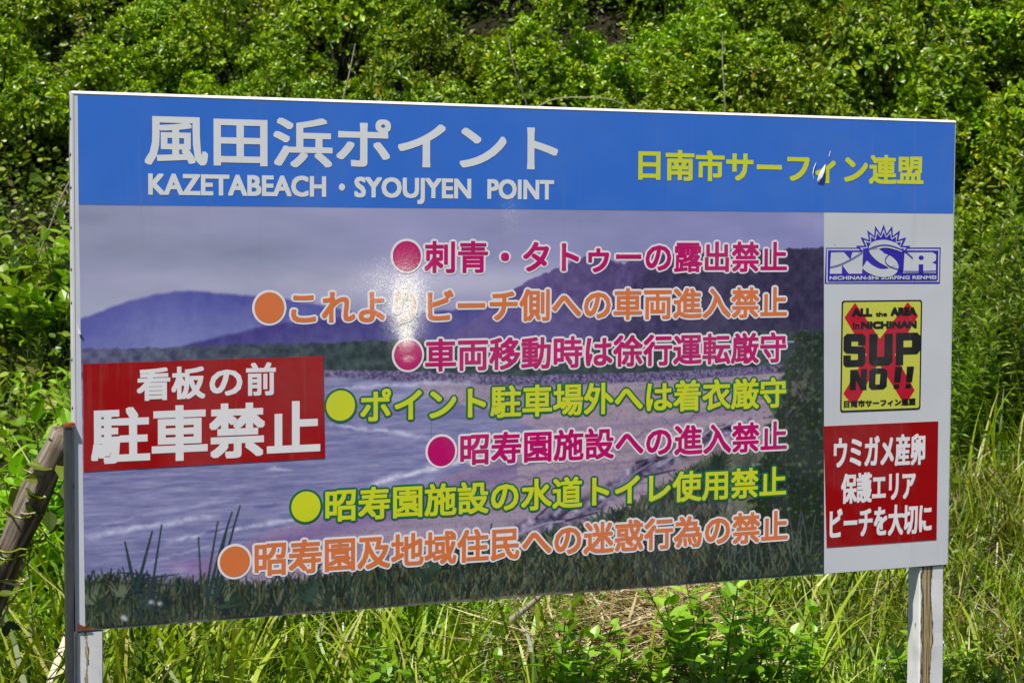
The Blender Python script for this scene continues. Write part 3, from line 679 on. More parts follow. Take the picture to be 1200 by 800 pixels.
# indigo emblem: rectangle, sunburst, big letters, thin ruled frame
e_ = flat('emblem', *orient(*fan([(1.9995, .3425), (2.3703, .3411), (2.3695, .4395), (1.9967, .4373)])), .0014, F_NAVY); e_['label'] = 'indigo emblem with sunburst and three big letters'
def ef(name, v2, f, y, mat): return flat(name, *orient(v2, f), y, mat, e_)
E0, E1, EV0, EV1 = 1.9985, 2.3700, .3420, .4390
def ring(u0, u1, v0, v1, w):
    p = [(u0, v0), (u1, v0), (u1, v1), (u0, v1), (u0 + w, v0 + w), (u1 - w, v0 + w), (u1 - w, v1 - w), (u0 + w, v1 - w)]
    f = []
    for i in range(4): j = (i + 1) % 4; f += [(i, j, 4 + j), (i, 4 + j, 4 + i)]
    return np.array(p), np.array(f)
ef('emblem_rule', *ring(E0 + .0035, E1 - .0035, EV0 + .0035, EV1 - .0035, .0038), .0016, F_WHITE)
def star(cu, cv, r0, r1, n, a0, a1, sx=1.0, sy=1.0):
    p = [(cu, cv)]
    for i in range(2 * n + 1):
        a = math.radians(a0 + (a1 - a0) * i / (2 * n)); r = r1 if i % 2 else r0
        p.append((cu + sx * r * math.cos(a), cv - sy * r * math.sin(a)))
    return np.array(p), np.array([(0, 1 + i, 2 + i) for i in range(2 * n)])
SC = (2.182, .372)
ef('sunburst', *star(*SC, .0700, .0950, 13, 200, -20, 1.0, .98), .0018, F_NAVY)
ef('sunburst', *star(*SC, .0620, .0815, 13, 200, -20, 1.0, .98), .0020, F_WHITE)
ef('sunburst', *star(*SC, .0585, .0735, 13, 200, -20, 1.0, .98), .0022, F_NAVY)
def ep(x, y): return (1.9975 + (x - 55) / (1130 - 55) * .372, .3415 + (y - 240) / (575 - 240) * .098)
ef('emblem_field', *fan([ep(95, 270), ep(1095, 268), ep(1095, 548), ep(82, 548)]), .0024, F_NAVY)
def eth(txt, x0, x1, y0, y1, bold, mat, y=.0028):
    a = ep(x0, y0); b = ep(x1, y1); v2, f = lay_text(txt, a[0], b[0], a[1], b[1], bold); tv, tf = stamp(v2, f, bold, y, 10); return link('lettering', mesh_of('lettering', to_board(tv), tf[:, ::-1], mat), e_)
def eblock(outer, y=.0028, mat=F_WHITE, holes=()):
    v2, f = tess([ep(*p) for p in outer], [[ep(*p) for p in h] for h in holes]); ef('lettering', v2, f, y, mat)
eblock([(104, 286), (222, 284), (284, 352), (300, 284), (398, 284), (392, 480), (268, 480), (206, 398), (206, 480), (96, 480)])
eblock([(786, 286), (1050, 284), (1086, 304), (1086, 360), (1050, 380), (1086, 396), (1088, 478), (966, 478), (966, 396), (922, 396), (922, 478), (778, 478), (782, 380)])
ef('emblem_dot', *disc(*ep(944, 334), .0085, .0062, 16), .0031, F_NAVY)
def fat_curve(pts, w, y, mat, name):
    p = np.array([ep(*q) for q in pts]); t_ = np.linspace(0, len(p) - 1.001, 44); i = t_.astype(int); fr = (t_ - i)[:, None]
    P0 = p[np.maximum(i - 1, 0)]; P1 = p[i]; P2 = p[np.minimum(i + 1, len(p) - 1)]; P3 = p[np.minimum(i + 2, len(p) - 1)]
    q = .5 * (2 * P1 + (P2 - P0) * fr + (2 * P0 - 5 * P1 + 4 * P2 - P3) * fr ** 2 + (3 * P1 - P0 - 3 * P2 + P3) * fr ** 3)
    d = unit(np.gradient(q, axis=0)); ww = np.interp(np.linspace(0, 1, len(q)), np.linspace(0, 1, len(w)), w)[:, None]; nn = np.stack([-d[:, 1], d[:, 0]], 1) * ww
    v2 = np.concatenate([q + nn, q - nn]); k = len(q); f = np.array([(j, j + 1, k + j) for j in range(k - 1)] + [(j + 1, k + j + 1, k + j) for j in range(k - 1)])
    ef(name, v2, f, y, mat)
fat_curve([(765, 275), (700, 230), (600, 205), (505, 225), (492, 262), (560, 325), (650, 375), (690, 425), (650, 468), (560, 474), (470, 440), (412, 395)], [.002, .009, .0105, .0125, .0135, .015, .0155, .0145, .0115, .0105, .012, .013], .0033, F_WHITE, 'lettering')
eth('NICHINAN-SHI SURFING RENMEI', 94, 1092, 500, 536, .0007, F_WHITE)
def curve_strip(pts, w, y, mat):
    p = np.array([ep(*q) for q in pts]); t_ = np.linspace(0, len(p) - 1, 28); i = np.minimum(t_.astype(int), len(p) - 2); fr = (t_ - i)[:, None]
    P0 = p[np.maximum(i - 1, 0)]; P1 = p[i]; P2 = p[i + 1]; P3 = p[np.minimum(i + 2, len(p) - 1)]
    q = .5 * (2 * P1 + (P2 - P0) * fr + (2 * P0 - 5 * P1 + 4 * P2 - P3) * fr ** 2 + (3 * P1 - P0 - 3 * P2 + P3) * fr ** 3)
    d = np.gradient(q, axis=0); d = unit(d); nn = np.stack([-d[:, 1], d[:, 0]], 1) * w
    v2 = np.concatenate([q + nn, q - nn]); k = len(q); f = np.array([(j, j + 1, k + j) for j in range(k - 1)] + [(j + 1, k + j + 1, k + j) for j in range(k - 1)])
    ef('emblem_line', v2, f, y, mat)
curve_strip([(95, 420), (190, 395), (300, 340), (390, 285)], .0013, .0038, F_NAVY)
curve_strip([(440, 262), (520, 228), (620, 218), (720, 245), (800, 285), (862, 338)], .0016, .0038, F_NAVY)
curve_strip([(640, 300), (605, 350), (625, 400), (700, 435), (770, 445)], .0014, .0038, F_NAVY)
curve_strip([(780, 460), (930, 462), (1092, 458)], .0012, .0038, F_NAVY)
ef('emblem_line', *disc(*ep(605, 268), .008, .008, 16), .0038, F_NAVY)

# lifted crease of laminate in the header, sharp white sliver and long faint fold
def sliver(pts, y0, y1, mat):
    v = []
    for (u, w_), hgt in pts: v.append(S(u, w_, hgt))
    n = len(v) // 2; f = [(2 * i, 2 * i + 1, 2 * i + 3, 2 * i + 2) for i in range(n - 1)]
    link('laminate_crease', mesh_of('laminate_crease', np.array(v), np.array(f), mat), sign)
CR = simple('lifted_clear_laminate', (.86, .87, .90), .2)
sliver([((1.9675, .166), .0030), ((1.9735, .169), .0028), ((1.9700, .152), .004), ((1.9800, .156), .0075), ((1.976, .141), .004), ((1.986, .143), .008), ((1.984, .130), .004), ((1.990, .131), .006), ((1.992, .120), .003), ((1.993, .121), .003)], 0, 0, CR)
sliver([((1.957, .160), .0025), ((1.9578, .161), .0028), ((1.953, .145), .003), ((1.9545, .145), .004), ((1.956, .130), .003), ((1.9575, .131), .0040), ((1.963, .117), .0025), ((1.964, .118), .0028)], 0, 0, CR)
sliver([((2.004, .100), .0020), ((2.0047, .100), .0028), ((2.008, .085), .0020), ((2.0087, .085), .0028)], 0, 0, CR)
sliver([((.002, .515), .003), ((.006, .540), .003), ((.007, .525), .010), ((.012, .541), .006)], 0, 0, CR)

# ------------------------------------------------------------------ terrain
YS = [-200, 4, 6.2, 8, 10, 12, 14, 16, 19, 25, 40, 200]; ZS = [-.05, -.03, .0, .16, .50, 1.12, 2.15, 3.75, 6.6, 12, 19, 30]
def terr(x, y):
    x = np.asarray(x, float); y = np.asarray(y, float)
    z = np.interp(y + .18 * np.sin(x * 1.3) - .10 * np.clip(-x, 0, 6), YS, ZS)
    am = np.clip((y - 6) / 6, 0, 1)
    return z + am * (.10 * np.sin(x * 2.1 + y * 1.3) + .07 * np.sin(x * 4.7 - y * 3.1) + .05 * np.sin(x * 9.1 + 2 + y * 5.0)) + .015 * np.sin(x * 6 + y * 7)
def axis(a, b, fine0, fine1, step, coarse):
    return np.unique(np.round(np.concatenate([np.linspace(a, fine0, coarse), np.arange(fine0, fine1, step), np.linspace(fine1, b, coarse)]), 4))
gx = axis(-200, 200, -12, 13, .16, 14); gy = axis(-200, 200, 2, 24, .16, 14)
X, Y = np.meshgrid(gx, gy); Z = terr(X, Y)
v = np.stack([X.ravel(), Y.ravel(), Z.ravel()], 1); nx, ny = len(gx), len(gy)
i, j = np.meshgrid(np.arange(ny - 1), np.arange(nx - 1), indexing='ij'); a = i * nx + j
f = np.stack([a, a + 1, a + nx + 1, a + nx], -1).reshape(-1, 4)
tag(link('ground', mesh_of('ground', v, f, M['soil'], True)), kind='structure')

def on_ground(rng, n, x0, x1, y0, y1, dens=None):
    x = rng.uniform(x0, x1, n); y = rng.uniform(y0, y1, n)
    if dens is not None:
        k = rng.random(n) < dens(x, y); x = x[k]; y = y[k]
    return np.stack([x, y, terr(x, y)], 1)

def lump2(x, y, s=1.0, ph=0): return .5 + .5 * np.sin(x * 2.3 * s + ph + 1.7 * np.sin(y * 1.9 * s + ph)) * np.sin(y * 2.9 * s + 1.3 * np.sin(x * 3.1 * s + ph))

# ------------------------------------------------------------------ shrubs on the slope
def tree_copy(o, parent=None):
    c = o.copy(); COL.objects.link(c)
    if parent is not None: c.parent = parent
    for ch in o.children: tree_copy(ch, c)
    return c

def shrub_meshes(seed, R=.40, Hh=.66):
    rng = np.random.default_rng(seed)
    nl = 15; lobes = []
    for k in range(nl):
        a = rng.uniform(0, 2 * np.pi); r = R * math.sqrt(rng.random()); top = Hh * (1 - .55 * (r / R) ** 2)
        lobes.append((r * math.cos(a), r * math.sin(a), top * rng.uniform(.45, 1.3), rng.uniform(.10, .175)))
    P, A = [], []
    for (x, y, z, r) in lobes:
        n = int(900 * r * r * 5.0)
        d = unit(rng.normal(size=(n, 3)) + np.array([0, 0, .55])); rad = r * rng.uniform(.72, 1.08, n)
        P.append(np.array([x, y, z]) + d * rad[:, None]); A.append(unit(d + np.array([0, 0, .6])))
    # lower, inner shoots
    n = 60; a = rng.uniform(0, 2 * np.pi, n); r = R * rng.uniform(.3, 1.35, n); P.append(np.stack([r * np.cos(a), r * np.sin(a), rng.uniform(.0, .3, n)], 1)); A.append(unit(np.stack([np.cos(a), np.sin(a), np.full(n, .7)], 1)))
    P = np.concatenate(P); A = np.concatenate(A); n = len(P)
    k = 7
    ax = np.repeat(A, k, 0); ps = np.repeat(P, k, 0)
    ref = unit(np.cross(ax, rng.normal(size=ax.shape))); oth = np.cross(ax, ref)
    ang = (np.tile(np.arange(k), n) * 2.4 + np.repeat(rng.uniform(0, 6.28, n), k)); el = np.tile(np.linspace(.15, 1.1, k), n) + rng.normal(0, .15, n * k)
    d = (np.cos(ang)[:, None] * ref + np.sin(ang)[:, None] * oth) * np.cos(el)[:, None] + ax * np.sin(el)[:, None]
    N = unit(ax - d * (np.sum(ax * d, 1))[:, None] * .9)
    sl = rng.uniform(.028, .047, n * k) * (1.1 - .35 * np.tile(np.linspace(0, 1, k), n))
    v, f = leaves(T_OB, ps + d * .004, d, N, sl, sl * rng.uniform(.42, .6, n * k))
    stems = []
    for (x, y, z, r) in lobes:
        b = rng.normal(0, .05, 2); stems.append(tube([(b[0], b[1], -.1), (x * .35, y * .35, z * .45), (x * .8, y * .8, z * .8), (x, y, z)], [.012, .008, .005, .003], 5))
    return mesh_of('crown', v, f, M['tobera']), mesh_of('stems', *join(stems), M['bark'])
SV = [shrub_meshes(s) for s in (1, 2, 3, 4, 5)]
rng = np.random.default_rng(21)
SHL = 'glossy small-leaved green shrub growing in the dense thicket on the slope'
n_sh = 0
y = 12.0; row = 0
while y < 18.2:
    xm = .272 * y + 1.3
    x = -xm + (row % 2) * .33
    while x < xm:
        xx, yy = x + rng.normal(0, .12), y + rng.normal(0, .12)
        x += .62
        if xx < -1.6 and yy < 13.7: continue
        if rng.random() < .03: continue
        cm, sm = SV[rng.integers(len(SV))]
        o = empty('shrub', (xx, yy, float(terr(xx, yy)) - .06), rng.uniform(0, 6.28)); s = rng.uniform(.75, 1.3) * (1.2 if xx > 2.4 else 1); o.scale = (s, s, s * rng.uniform(.8, 1.25))
        tag(o, SHL, 'shrub', 'shrubs of the thicket on the slope')
        link('crown', cm, o); link('stems', sm, o); n_sh += 1
    y += .60; row += 1

# ------------------------------------------------------------------ vine and herb carpet between the grass and the thicket
rng = np.random.default_rng(31)
p = on_ground(rng, 62000, -5.6, 5.6, 7.6, 17.5, lambda x, y: np.where(x < -1.3, np.where(y < 13.9, 1, .10), np.where(y > 12.5, .10, np.where(x < 1.2, .6 * (y > 9), np.where(y > 10.6, .8, .04)))))
p[:, 2] += rng.random(len(p)) ** 1.2 * (.30 + .30 * lump2(p[:, 0], p[:, 1], 1.3)) * np.clip((p[:, 1] - 6.8) / 1.5, .4, 1)
n = len(p); az = rng.uniform(0, 6.28, n); tilt = rng.normal(0, .45, n)
d = np.stack([np.cos(az), np.sin(az), np.sin(tilt)], 1); N = unit(rng.normal(0, .45, (n, 3)) + np.array([-.1, -.35, 1]))
s = rng.uniform(.03, .085, n) * rng.uniform(.6, 1, n) * np.where(rng.random(n) < .06, 1.7, 1)
v, f = leaves(T_OV, p, d, N, s, s * rng.uniform(.55, .95, n))
tag(link('vine_cover', mesh_of('vine_cover', v, f, M['vine'])), 'low carpet of broad vine leaves between grass and thicket', 'ground cover', kind='stuff')

# low leafy undergrowth between the shrubs
M['under'] = leaf_mat('undergrowth_leaf', [(0, (.025, .055, .003)), (.5, (.06, .11, .005)), (.9, (.12, .19, .008)), (1, (.20, .13, .04))], .45, .2)
p = on_ground(rng, 60000, -5.5, 5.5, 11.8, 18.5); n = len(p); p[:, 2] += rng.random(n) ** 1.5 * .22
az = rng.uniform(0, 6.28, n); s = rng.uniform(.03, .06, n); N = unit(rng.normal(0, .5, (n, 3)) + [0, -.6, .8])
v, f = leaves(T_OB, p, np.stack([np.cos(az), np.sin(az) * .6, rng.normal(.2, .5, n)], 1), N, s, s * rng.uniform(.4, .7, n))
tag(link('undergrowth', mesh_of('undergrowth', v, f, M['under'])), 'dark leafy undergrowth filling the slope between the shrubs', 'undergrowth', kind='stuff')

# ------------------------------------------------------------------ grass
rng = np.random.default_rng(41)
G = []
def addg(n, x0, x1, y0, y1, h, w, lean, bend, dens=None, az=None):
    p = on_ground(rng, n, x0, x1, y0, y1, dens); m = len(p)
    G.append(blades(rng, p - np.array([0, 0, .01]), rng.uniform(*h, m), rng.uniform(*w, m), np.abs(rng.normal(*lean, m)), rng.uniform(*bend, m), None if az is None else rng.normal(az[0], az[1], m)))
# the long lush growth at the left, behind and beside the posts
heap = lambda x, y: 1 - .93 * np.exp(-((x - .34) / .42) ** 4 - ((y - 6.75) / .75) ** 4)
addg(1500, -2.4, -.75, 5.2, 7.6, (.45, .9), (.012, .024), (.2, .2), (.8, 2.2))
addg(1300, -2.6, -.7, 5.2, 8.2, (.25, .6), (.006, .014), (.3, .3), (.6, 2.2))
addg(700, -.9, .2, 5.9, 7.8, (.28, .58), (.010, .022), (.2, .25), (.6, 2.0))
addg(700, -.1, 1.6, 5.9, 8.2, (.22, .50), (.007, .016), (.3, .3), (.6, 2.0), heap)
addg(7000, -3, 3.6, 5.6, 8.6, (.10, .32), (.004, .010), (.3, .3), (.3, 1.9), lambda x, y: (.2 + .8 * lump2(x, y, 2, 1)) * heap(x, y))
tc_ = on_ground(rng, 1500, .7, 4.4, 6.0, 10.2); kk_ = np.repeat(np.arange(len(tc_)), 20); pt_ = tc_[kk_] + rng.normal(0, .035, (len(kk_), 3)) * [1, 1, 0]; hs_ = rng.uniform(.6, 1.5, len(tc_))[kk_]
G.append(blades(rng, pt_, rng.uniform(.07, .17, len(pt_)) * hs_, rng.uniform(.004, .009, len(pt_)), np.abs(rng.normal(.45, .3, len(pt_))), rng.uniform(.3, 1.6, len(pt_))))
tc_ = on_ground(rng, 420, -2.4, .9, 5.7, 8.6, heap); kk_ = np.repeat(np.arange(len(tc_)), 16); pt_ = tc_[kk_] + rng.normal(0, .03, (len(kk_), 3)) * [1, 1, 0]; hs_ = rng.uniform(.6, 1.5, len(tc_))[kk_]
G.append(blades(rng, pt_, rng.uniform(.14, .34, len(pt_)) * hs_, rng.uniform(.006, .013, len(pt_)), np.abs(rng.normal(.35, .25, len(pt_))), rng.uniform(.4, 1.9, len(pt_))))
addg(5000, .8, 4.6, 6.0, 10.3, (.05, .20), (.004, .008), (.4, .35), (.3, 1.7), lambda x, y: (.15 + .85 * lump2(x, y, 2.6, 3)))
addg(700, .9, 4.2, 6.4, 9.8, (.2, .42), (.006, .012), (.2, .2), (.4, 1.6))
addg(700, 1.6, 4.0, 9.3, 10.4, (.25, .6), (.008, .017), (.1, .15), (.2, 1.2))
addg(500, -4, -.9, 7.8, 11.5, (.35, .65), (.008, .016), (.3, .2), (.8, 2.2))
addg(5000, -10, 10, 1.5, 6, (.05, .16), (.003, .007), (.3, .3), (.2, 1.2), lambda x, y: (np.hypot(x, y) > 1.5) * 1.0)
addg(5000, 4, 10, 5, 11, (.10, .4), (.004, .011), (.2, .3), (.2, 1.4)); addg(4000, -9, -2.4, 5, 11, (.2, .6), (.005, .014), (.2, .2), (.4, 1.6))
v, f = join(G)
tag(link('grass', mesh_of('grass', v, f, M['grass'])), 'tall mixed green grass growing behind and below the board', 'grass', kind='stuff')
# small herbs among the grass
p = on_ground(rng, 15000, -3, 4.6, 5.8, 10.2, lambda x, y: lump2(x, y, 1.8, 2)); n = len(p); p[:, 2] += rng.random(n) * .16
az = rng.uniform(0, 6.28, n); d = np.stack([np.cos(az), np.sin(az), rng.normal(.2, .3, n)], 1); s = rng.uniform(.018, .045, n)
v, f = leaves(T_OV, p, d, unit(rng.normal(0, .4, (n, 3)) + [0, -.2, 1]), s, s * rng.uniform(.4, .8, n))
tag(link('herb_cover', mesh_of('herb_cover', v, f, M['weed'])), 'small round-leaved herbs scattered among the grass', 'ground cover', kind='stuff')
# dry straw lying and standing
G = []
p = on_ground(rng, 9000, -2.6, 4.4, 5.9, 10.4, lambda x, y: .10 + .90 * np.clip(np.exp(-((x - .36) / .40) ** 2 - ((y - 6.8) / .7) ** 2) + (x > 1.2) * .38 + (x < -.9) * .25, 0, 1)); m = len(p); p[:, 2] += rng.uniform(0, .14, m)
G.append(blades(rng, p, rng.uniform(.08, .40, m), rng.uniform(.003, .010, m), rng.normal(1.35, .25, m), rng.normal(.1, .3, m)))
p = on_ground(rng, 1100, .02, .72, 6.2, 7.4); m = len(p); p[:, 2] += rng.uniform(.04, .27, m)
G.append(blades(rng, p, rng.uniform(.15, .55, m), rng.uniform(.004, .014, m), rng.normal(1.45, .15, m), rng.normal(.1, .25, m)))
v, f = join(G)
tag(link('dry_straw', mesh_of('dry_straw', v, f, M['straw'])), 'dead straw-coloured grass lying matted among the green', 'dry grass', kind='stuff')

# ------------------------------------------------------------------ upright narrow-leaved weeds
def weed_mesh(seed, Hh=1.0):
    rng = np.random.default_rng(seed); n = 70
    b = rng.normal(0, .05, 2); zs = np.linspace(.08, 1, n) ** .8 * Hh
    cx = b[0] * (zs / Hh) ** 2; cy = b[1] * (zs / Hh) ** 2
    az = np.arange(n) * 2.39 + rng.normal(0, .3, n); el = rng.normal(.35, .2, n) + .55 * (zs / Hh) ** 3
    d = np.stack([np.cos(az) * np.cos(el), np.sin(az) * np.cos(el), np.sin(el)], 1)
    sl = rng.uniform(.08, .14, n) * (1.15 - .55 * (zs / Hh))
    P = np.stack([cx, cy, zs], 1)
    v, f = leaves(T_LAN, P, d, np.stack([-d[:, 0] * .5, -d[:, 1] * .5, np.ones(n)], 1), sl, sl * .24)
    st = tube([(0, 0, -.05), (b[0] * .25, b[1] * .25, Hh * .5), (b[0], b[1], Hh)], [.005, .004, .002], 5)
    return mesh_of('foliage', v, f, M['weed']), mesh_of('stem', *st, M['stem'])
WV = [weed_mesh(s, h) for s, h in ((1, .95), (2, .8), (3, 1.05), (4, .7))]
rng = np.random.default_rng(51)
def place_weed(x, y, s, label, group):
    fm, sm = WV[rng.integers(4)]; o = empty('weed_plant', (x, y, float(terr(x, y))), rng.uniform(0, 6.28)); o.scale = (s * rng.uniform(.9, 1.2),) * 2 + (s,); o.rotation_euler[0] = rng.normal(0, .07); o.rotation_euler[1] = rng.normal(0, .07)
    tag(o, label, 'weed', group); link('foliage', fm, o); link('stem', sm, o)
for k in range(64):
    y = rng.uniform(9.5, 11.2); place_weed(rng.uniform(.218, .32) * y, y, rng.uniform(.75, 1.15), 'upright narrow-leaved weed in the stand right of the board, below the thicket', 'narrow-leaved weeds right of the board')
for k in range(26):
    y = rng.uniform(7.6, 10.5); place_weed(-rng.uniform(.205, .30) * y, y, rng.uniform(.5, .85), 'upright narrow-leaved weed among the vines left of the board', 'narrow-leaved weeds left of the board')
for k in range(12):
    y = rng.uniform(6.0, 7.4); place_weed(rng.uniform(-.19, .13) * y, y, rng.uniform(.36, .55), 'short narrow-leaved weed in the grass below the board', 'short weeds below the board')

# ------------------------------------------------------------------ fresh leafy plants below the board
def leafy_mesh(seed):
    rng = np.random.default_rng(seed); V, S_ = [], []
    P, D, N_, L_ = [], [], [], []
    for k in range(11):
        a = rng.uniform(0, 6.28); h = rng.uniform(.26, .46); r = rng.uniform(.03, .20)
        top = np.array([r * math.cos(a), r * math.sin(a), h]); mid = top * [.5, .5, .55]
        S_.append(tube([(0, 0, -.03), mid, top], [.004, .0032, .002], 5))
        for q in range(6):
            t_ = .35 + .65 * q / 5; c = mid * (1 - (t_ - .35) / .65) + top * ((t_ - .35) / .65) if t_ > .35 else mid
            for sgn in (0, 1):
                an = q * 1.57 + sgn * 3.14 + a; el = rng.normal(.40, .35) + (.35 if q == 5 else 0)
                dd = np.array([math.cos(an) * math.cos(el), math.sin(an) * math.cos(el), math.sin(el)])
                P.append(c); D.append(dd); N_.append([-dd[0] * .4, -dd[1] * .4 - .15, 1]); L_.append(rng.uniform(.042, .072) * (.8 if q > 4 else 1))
    P = np.array(P); D = np.array(D); L_ = np.array(L_)
    v, f = leaves(T_OV, P, D, np.array(N_), L_, L_ * rng.uniform(.55, .75, len(L_)))
    return mesh_of('foliage', v, f, M['bright']), mesh_of('stems', *join(S_), M['stem'])
LV = [leafy_mesh(s) for s in (1, 2, 3)]
PL = [(-.36, 5.75, .80, 'bright broad-leaved plant below the board, left of the straw patch'), (-.15, 5.9, .62, 'small bright broad-leaved plant tucked between straw and grass'),
      (.13, 5.75, 1.0, 'bright rounded-leaf plant directly below the dry stalk'), (.29, 5.8, .85, 'bright rounded-leaf plant right of the dry stalk'),
      (.46, 5.95, .9, 'broad-leaved plant in front of the straw heap'), (.62, 5.9, 1.12, 'tallest broad-leaved plant below the orange last line'),
      (.74, 6.05, 1.0, 'broad-leaved plant right of the tallest one'), (.52, 5.65, .85, 'low broad-leaved plant at the bottom edge below the straw heap'), (.86, 6.0, .75, 'small broad-leaved plant halfway to the right post'), (1.27, 6.1, .72, 'small leafy plant left of the right post'), (1.50, 6.2, .5, 'tiny leafy plant in front of the right post foot')]
rl = np.random.default_rng(77)
for k in range(22):
    yy_ = rl.uniform(6.6, 11.5); PL.append((-rl.uniform(.205, .27) * yy_, yy_, rl.uniform(1.1, 1.9) * (.75 + yy_ * .03), None))
for k, (x, y, s, lb) in enumerate(PL):
    fm, sm = LV[k % 3]; o = empty('leafy_plant', (x, y, float(terr(x, y))), k * 1.3); o.scale = (s,) * 3
    tag(o, lb or 'big-leaved bright green plant in the growth left of the board', 'plant', 'fresh broad-leaved plants below the board' if lb else 'broad-leaved plants left of the board'); link('foliage', fm, o); link('stems', sm, o)

# big single blades rising in front of the straw
def blade_clump(x, y, specs, label, seed):
    rng = np.random.default_rng(seed); n = len(specs); z = float(terr(x, y))
    o = empty('tall_grass_clump', (x, y, z)); tag(o, label, 'grass clump')
    for (dx, h, w, az, lean, bend) in specs:
        v, f = blades(rng, np.array([[dx, 0, 0.0]]), np.array([h]), np.array([w]), np.array([lean]), np.array([bend]), np.array([az]), 9)
        link('blade', mesh_of('blade', v, f, M['grass']), o)
blade_clump(.40, 6.0, [(0, .62, .020, 0.1, .06, .35), (.03, .50, .014, .3, -.02, .2), (-.02, .55, .012, 3.0, .1, .9), (.02, .45, .012, 0, .2, 1.0)], 'clump of broad upright blades crossing the straw patch', 1)
blade_clump(-.42, 5.9, [(0, .58, .022, 0.2, .1, .45), (.03, .5, .014, 3.1, .15, .9), (.05, .52, .015, .2, .2, .8)], 'clump of broad blades below the left half of the board', 2)
blade_clump(.98, 6.5, [(0, .50, .018, .3, .35, .5), (0, .5, .014, 3.1, .2, 1.3), (.03, .45, .012, 0.2, .3, 1.5), (.02, .52, .012, 3.0, .5, .7)], 'arching grass clump left of the right post', 3)
blade_clump(-1.22, 5.35, [(0, .95, .022, .4, .35, .5), (.02, .85, .020, .1, .55, .4), (-.05, .9, .018, 2.9, .3, 1.3), (.06, .75, .016, 3.2, .2, 1.9), (.04, .95, .014, .3, .25, .9)], 'long arching blades beside the steel stake at the left', 4)

# dry thick stalk and bare twigs
def stick(name, pts, r0, r1, mat, label, cat, n=8):
    p = np.array(pts, float); t_ = np.linspace(0, len(p) - 1, 24); q = np.stack([np.interp(t_, np.arange(len(p)), p[:, k]) for k in range(3)], 1)
    ker = np.array([.25, .5, .25])
    for _ in range(3): q[1:-1] = q[:-2] * .25 + q[1:-1] * .5 + q[2:] * .25
    base = q[0].copy(); v, f = tube(q - base, np.linspace(r0, r1, 24), n); o = link(name, mesh_of(name, v, f, mat, True)); o.location = base; return tag(o, label, cat)
stick('dry_stalk', [(.005, 6.35, .300), (.03, 6.33, .325), (.10, 6.3, .39), (.165, 6.28, .445)], .0125, .006, M['twig'], 'pale dry broken stalk sticking up in front of the straw', 'stalk')
stick('bare_twig', [(.08, 12.1, 1.8), (.10, 12.0, 2.25), (.0, 11.9, 2.52), (-.04, 11.9, 2.72)], .006, .003, M['twig'], 'thin bare twig curving upright above the middle of the board', 'twig')
stick('bare_twig', [(.06, 12.0, 2.0), (.10, 11.9, 2.26), (.25, 11.9, 2.34), (.55, 11.9, 2.34), (.66, 11.9, 2.30)], .005, .003, M['twig'], 'pale bare twig arching sideways above the middle of the board', 'twig')
stick('bare_twig', [(-1.06, 12.0, 2.0), (-1.02, 11.9, 2.3), (-.98, 11.9, 2.45), (-.94, 11.9, 2.65)], .005, .003, M['twig'], 'thin bare twig rising above the board title', 'twig')
stick('bare_twig', [(1.26, 12.0, 1.9), (1.26, 11.9, 2.3), (1.24, 11.9, 2.55), (1.24, 11.9, 2.72)], .004, .003, M['twig'], 'straight bare twig above the yellow header lettering', 'twig')
stick('bare_twig', [(-2.52, 10.6, 1.4), (-2.36, 10.5, 1.75), (-2.2, 10.5, 2.0), (-2.1, 10.5, 2.12)], .005, .0025, M['twig'], 'bare grey twig in the vines beside the board corner', 'twig')

# ------------------------------------------------------------------ leaning pole, steel stake, vine round the pole
PA, PB = Vector((-1.70, 5.0, -.12)), Vector((-1.035, 4.66, 1.065))
pl = (PB - PA).length; rng = np.random.default_rng(8); nk, nr = 40, 20
tt = np.linspace(0, 1, nk); aa = np.arange(nr) / nr * 2 * np.pi
rr_ = .039 - .007 * tt[:, None] + .0035 * np.sin(aa[None] * 2 + tt[:, None] * 5) + .002 * np.sin(aa[None] * 5 + tt[:, None] * 17) + .003 * np.sin(tt[:, None] * 31)
wob = np.stack([.012 * np.sin(tt * 5), .010 * np.sin(tt * 7 + 1)], 1)
v = np.stack([rr_ * np.cos(aa) + wob[:, :1], rr_ * np.sin(aa) + wob[:, 1:], np.repeat((tt * pl)[:, None], nr, 1) + .006 * rng.normal(size=(nk, nr)) * (tt[:, None] > .98)], -1).reshape(-1, 3)
f = [np.array([(k * nr + j, k * nr + (j + 1) % nr, (k + 1) * nr + (j + 1) % nr, (k + 1) * nr + j) for k in range(nk - 1) for j in range(nr)]), np.arange((nk - 1) * nr, nk * nr)[None]]
pole = link('leaning_wooden_pole', mesh_of('leaning_wooden_pole', v, f, M['log'], True)); pole.location = PA; pole.rotation_euler = (PB - PA).to_track_quat('Z', 'Y').to_euler()
tag(pole, 'weathered grey-brown wooden pole leaning against the left post', 'pole')
stake = empty('steel_stake', (LX - .0105, LY - .016, 0), YAW)
tag(stake, 'dark galvanised steel angle stake standing against the left edge of the board', 'stake')
zt = TOP - .745
v1 = box(-.0095, .0035, .000, .003, -.2, zt); v2 = box(-.0095, -.007, .0035, .026, -.2, zt); v3 = box(.004, .0062, .0, .012, -.2, zt - .002)
link('web', mesh_of('web', *v1, M['steel']), stake); link('flange', mesh_of('flange', *v2, M['steel']), stake); link('flange', mesh_of('flange', *v3, M['steel']), stake)
v = np.array([(-.014, -.001, zt + .001), (.011, -.002, zt + .004), (.012, .02, zt + .004), (-.012, .028, zt + .002), (-.016, -.002, zt - .006), (.012, -.003, zt - .004)])
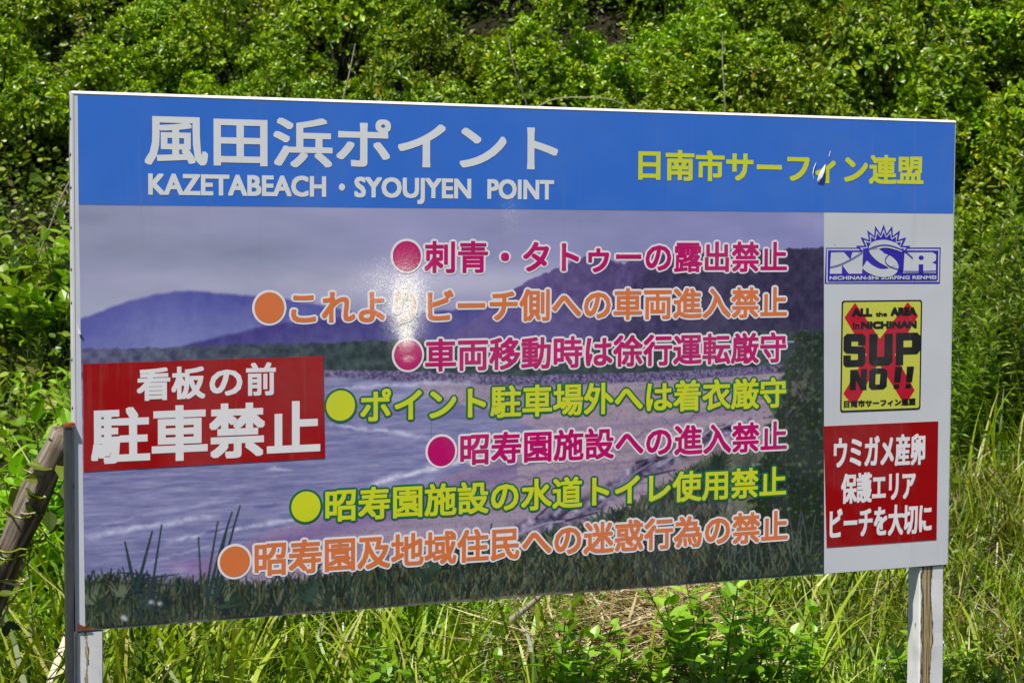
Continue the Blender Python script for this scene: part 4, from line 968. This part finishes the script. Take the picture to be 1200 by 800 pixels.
link('bent_lip', mesh_of('bent_lip', v, [np.array([[0, 1, 2, 3]]), np.array([[4, 5, 1, 0]])], M['rust']), stake)
def coil(seed, t0, t1, turns, r, rr):
    r = .046
    A_ = np.array(PA); B_ = np.array(PB); ax_ = unit(B_ - A_); p1 = unit(np.cross(ax_, [0, 1, 0])); p2 = np.cross(ax_, p1)
    rng = np.random.default_rng(seed); t_ = np.linspace(t0, t1, 60); ph = (t_ - t0) / (t1 - t0) * turns * 6.28
    c = A_ + (B_ - A_) * t_[:, None]; R_ = r * (1.05 + .28 * np.sin(ph * 2.3 + seed) + .18 * np.sin(ph * 5.1))
    return tube(c + (np.cos(ph)[:, None] * p1 + np.sin(ph)[:, None] * p2) * R_[:, None], rr, 5)
_vA, _vB = np.array(PA), np.array(PB); rv = np.random.default_rng(15)
tq = rv.uniform(.35, .98, 46); pq = _vA + (_vB - _vA) * tq[:, None] + unit(rv.normal(size=(46, 3)) + [0, -.8, .2]) * rv.uniform(.04, .085, 46)[:, None]
dq = unit(rv.normal(size=(46, 3)) * [1, .5, .6]); lq = rv.uniform(.03, .065, 46)
o = empty('dry_vine', (-1.2, 4.86, .9)); tag(o, 'thin vine with pale tendrils and green leaves wound round the leaning wooden pole', 'vine')
v, f = leaves(T_OV, pq - np.array([-1.2, 4.86, .9]), dq, unit(rv.normal(0, .4, (46, 3)) + [0, -.7, .8]), lq, lq * .7); link('foliage', mesh_of('foliage', v, f, M['vine']), o)
for k, (a, b, tn, rr, mt_) in enumerate(((.58, .74, 1.6, .0028, M['straw']), (.66, .86, 1.3, .0024, M['straw']), (.40, .62, 1.0, .0018, M['nail']), (.70, .80, 1.7, .0030, M['grass']), (.74, .92, 2.2, .0024, M['grass']), (.5, .72, .8, .0024, M['straw']))):
    v, f = coil(k, a, b, tn, .052, rr); link('tendril', mesh_of('tendril', v - np.array([-1.2, 4.86, .9]), f, mt_), o)
print('shrubs', n_sh, 'tris', sum(len(m.polygons) for m in bpy.data.meshes))
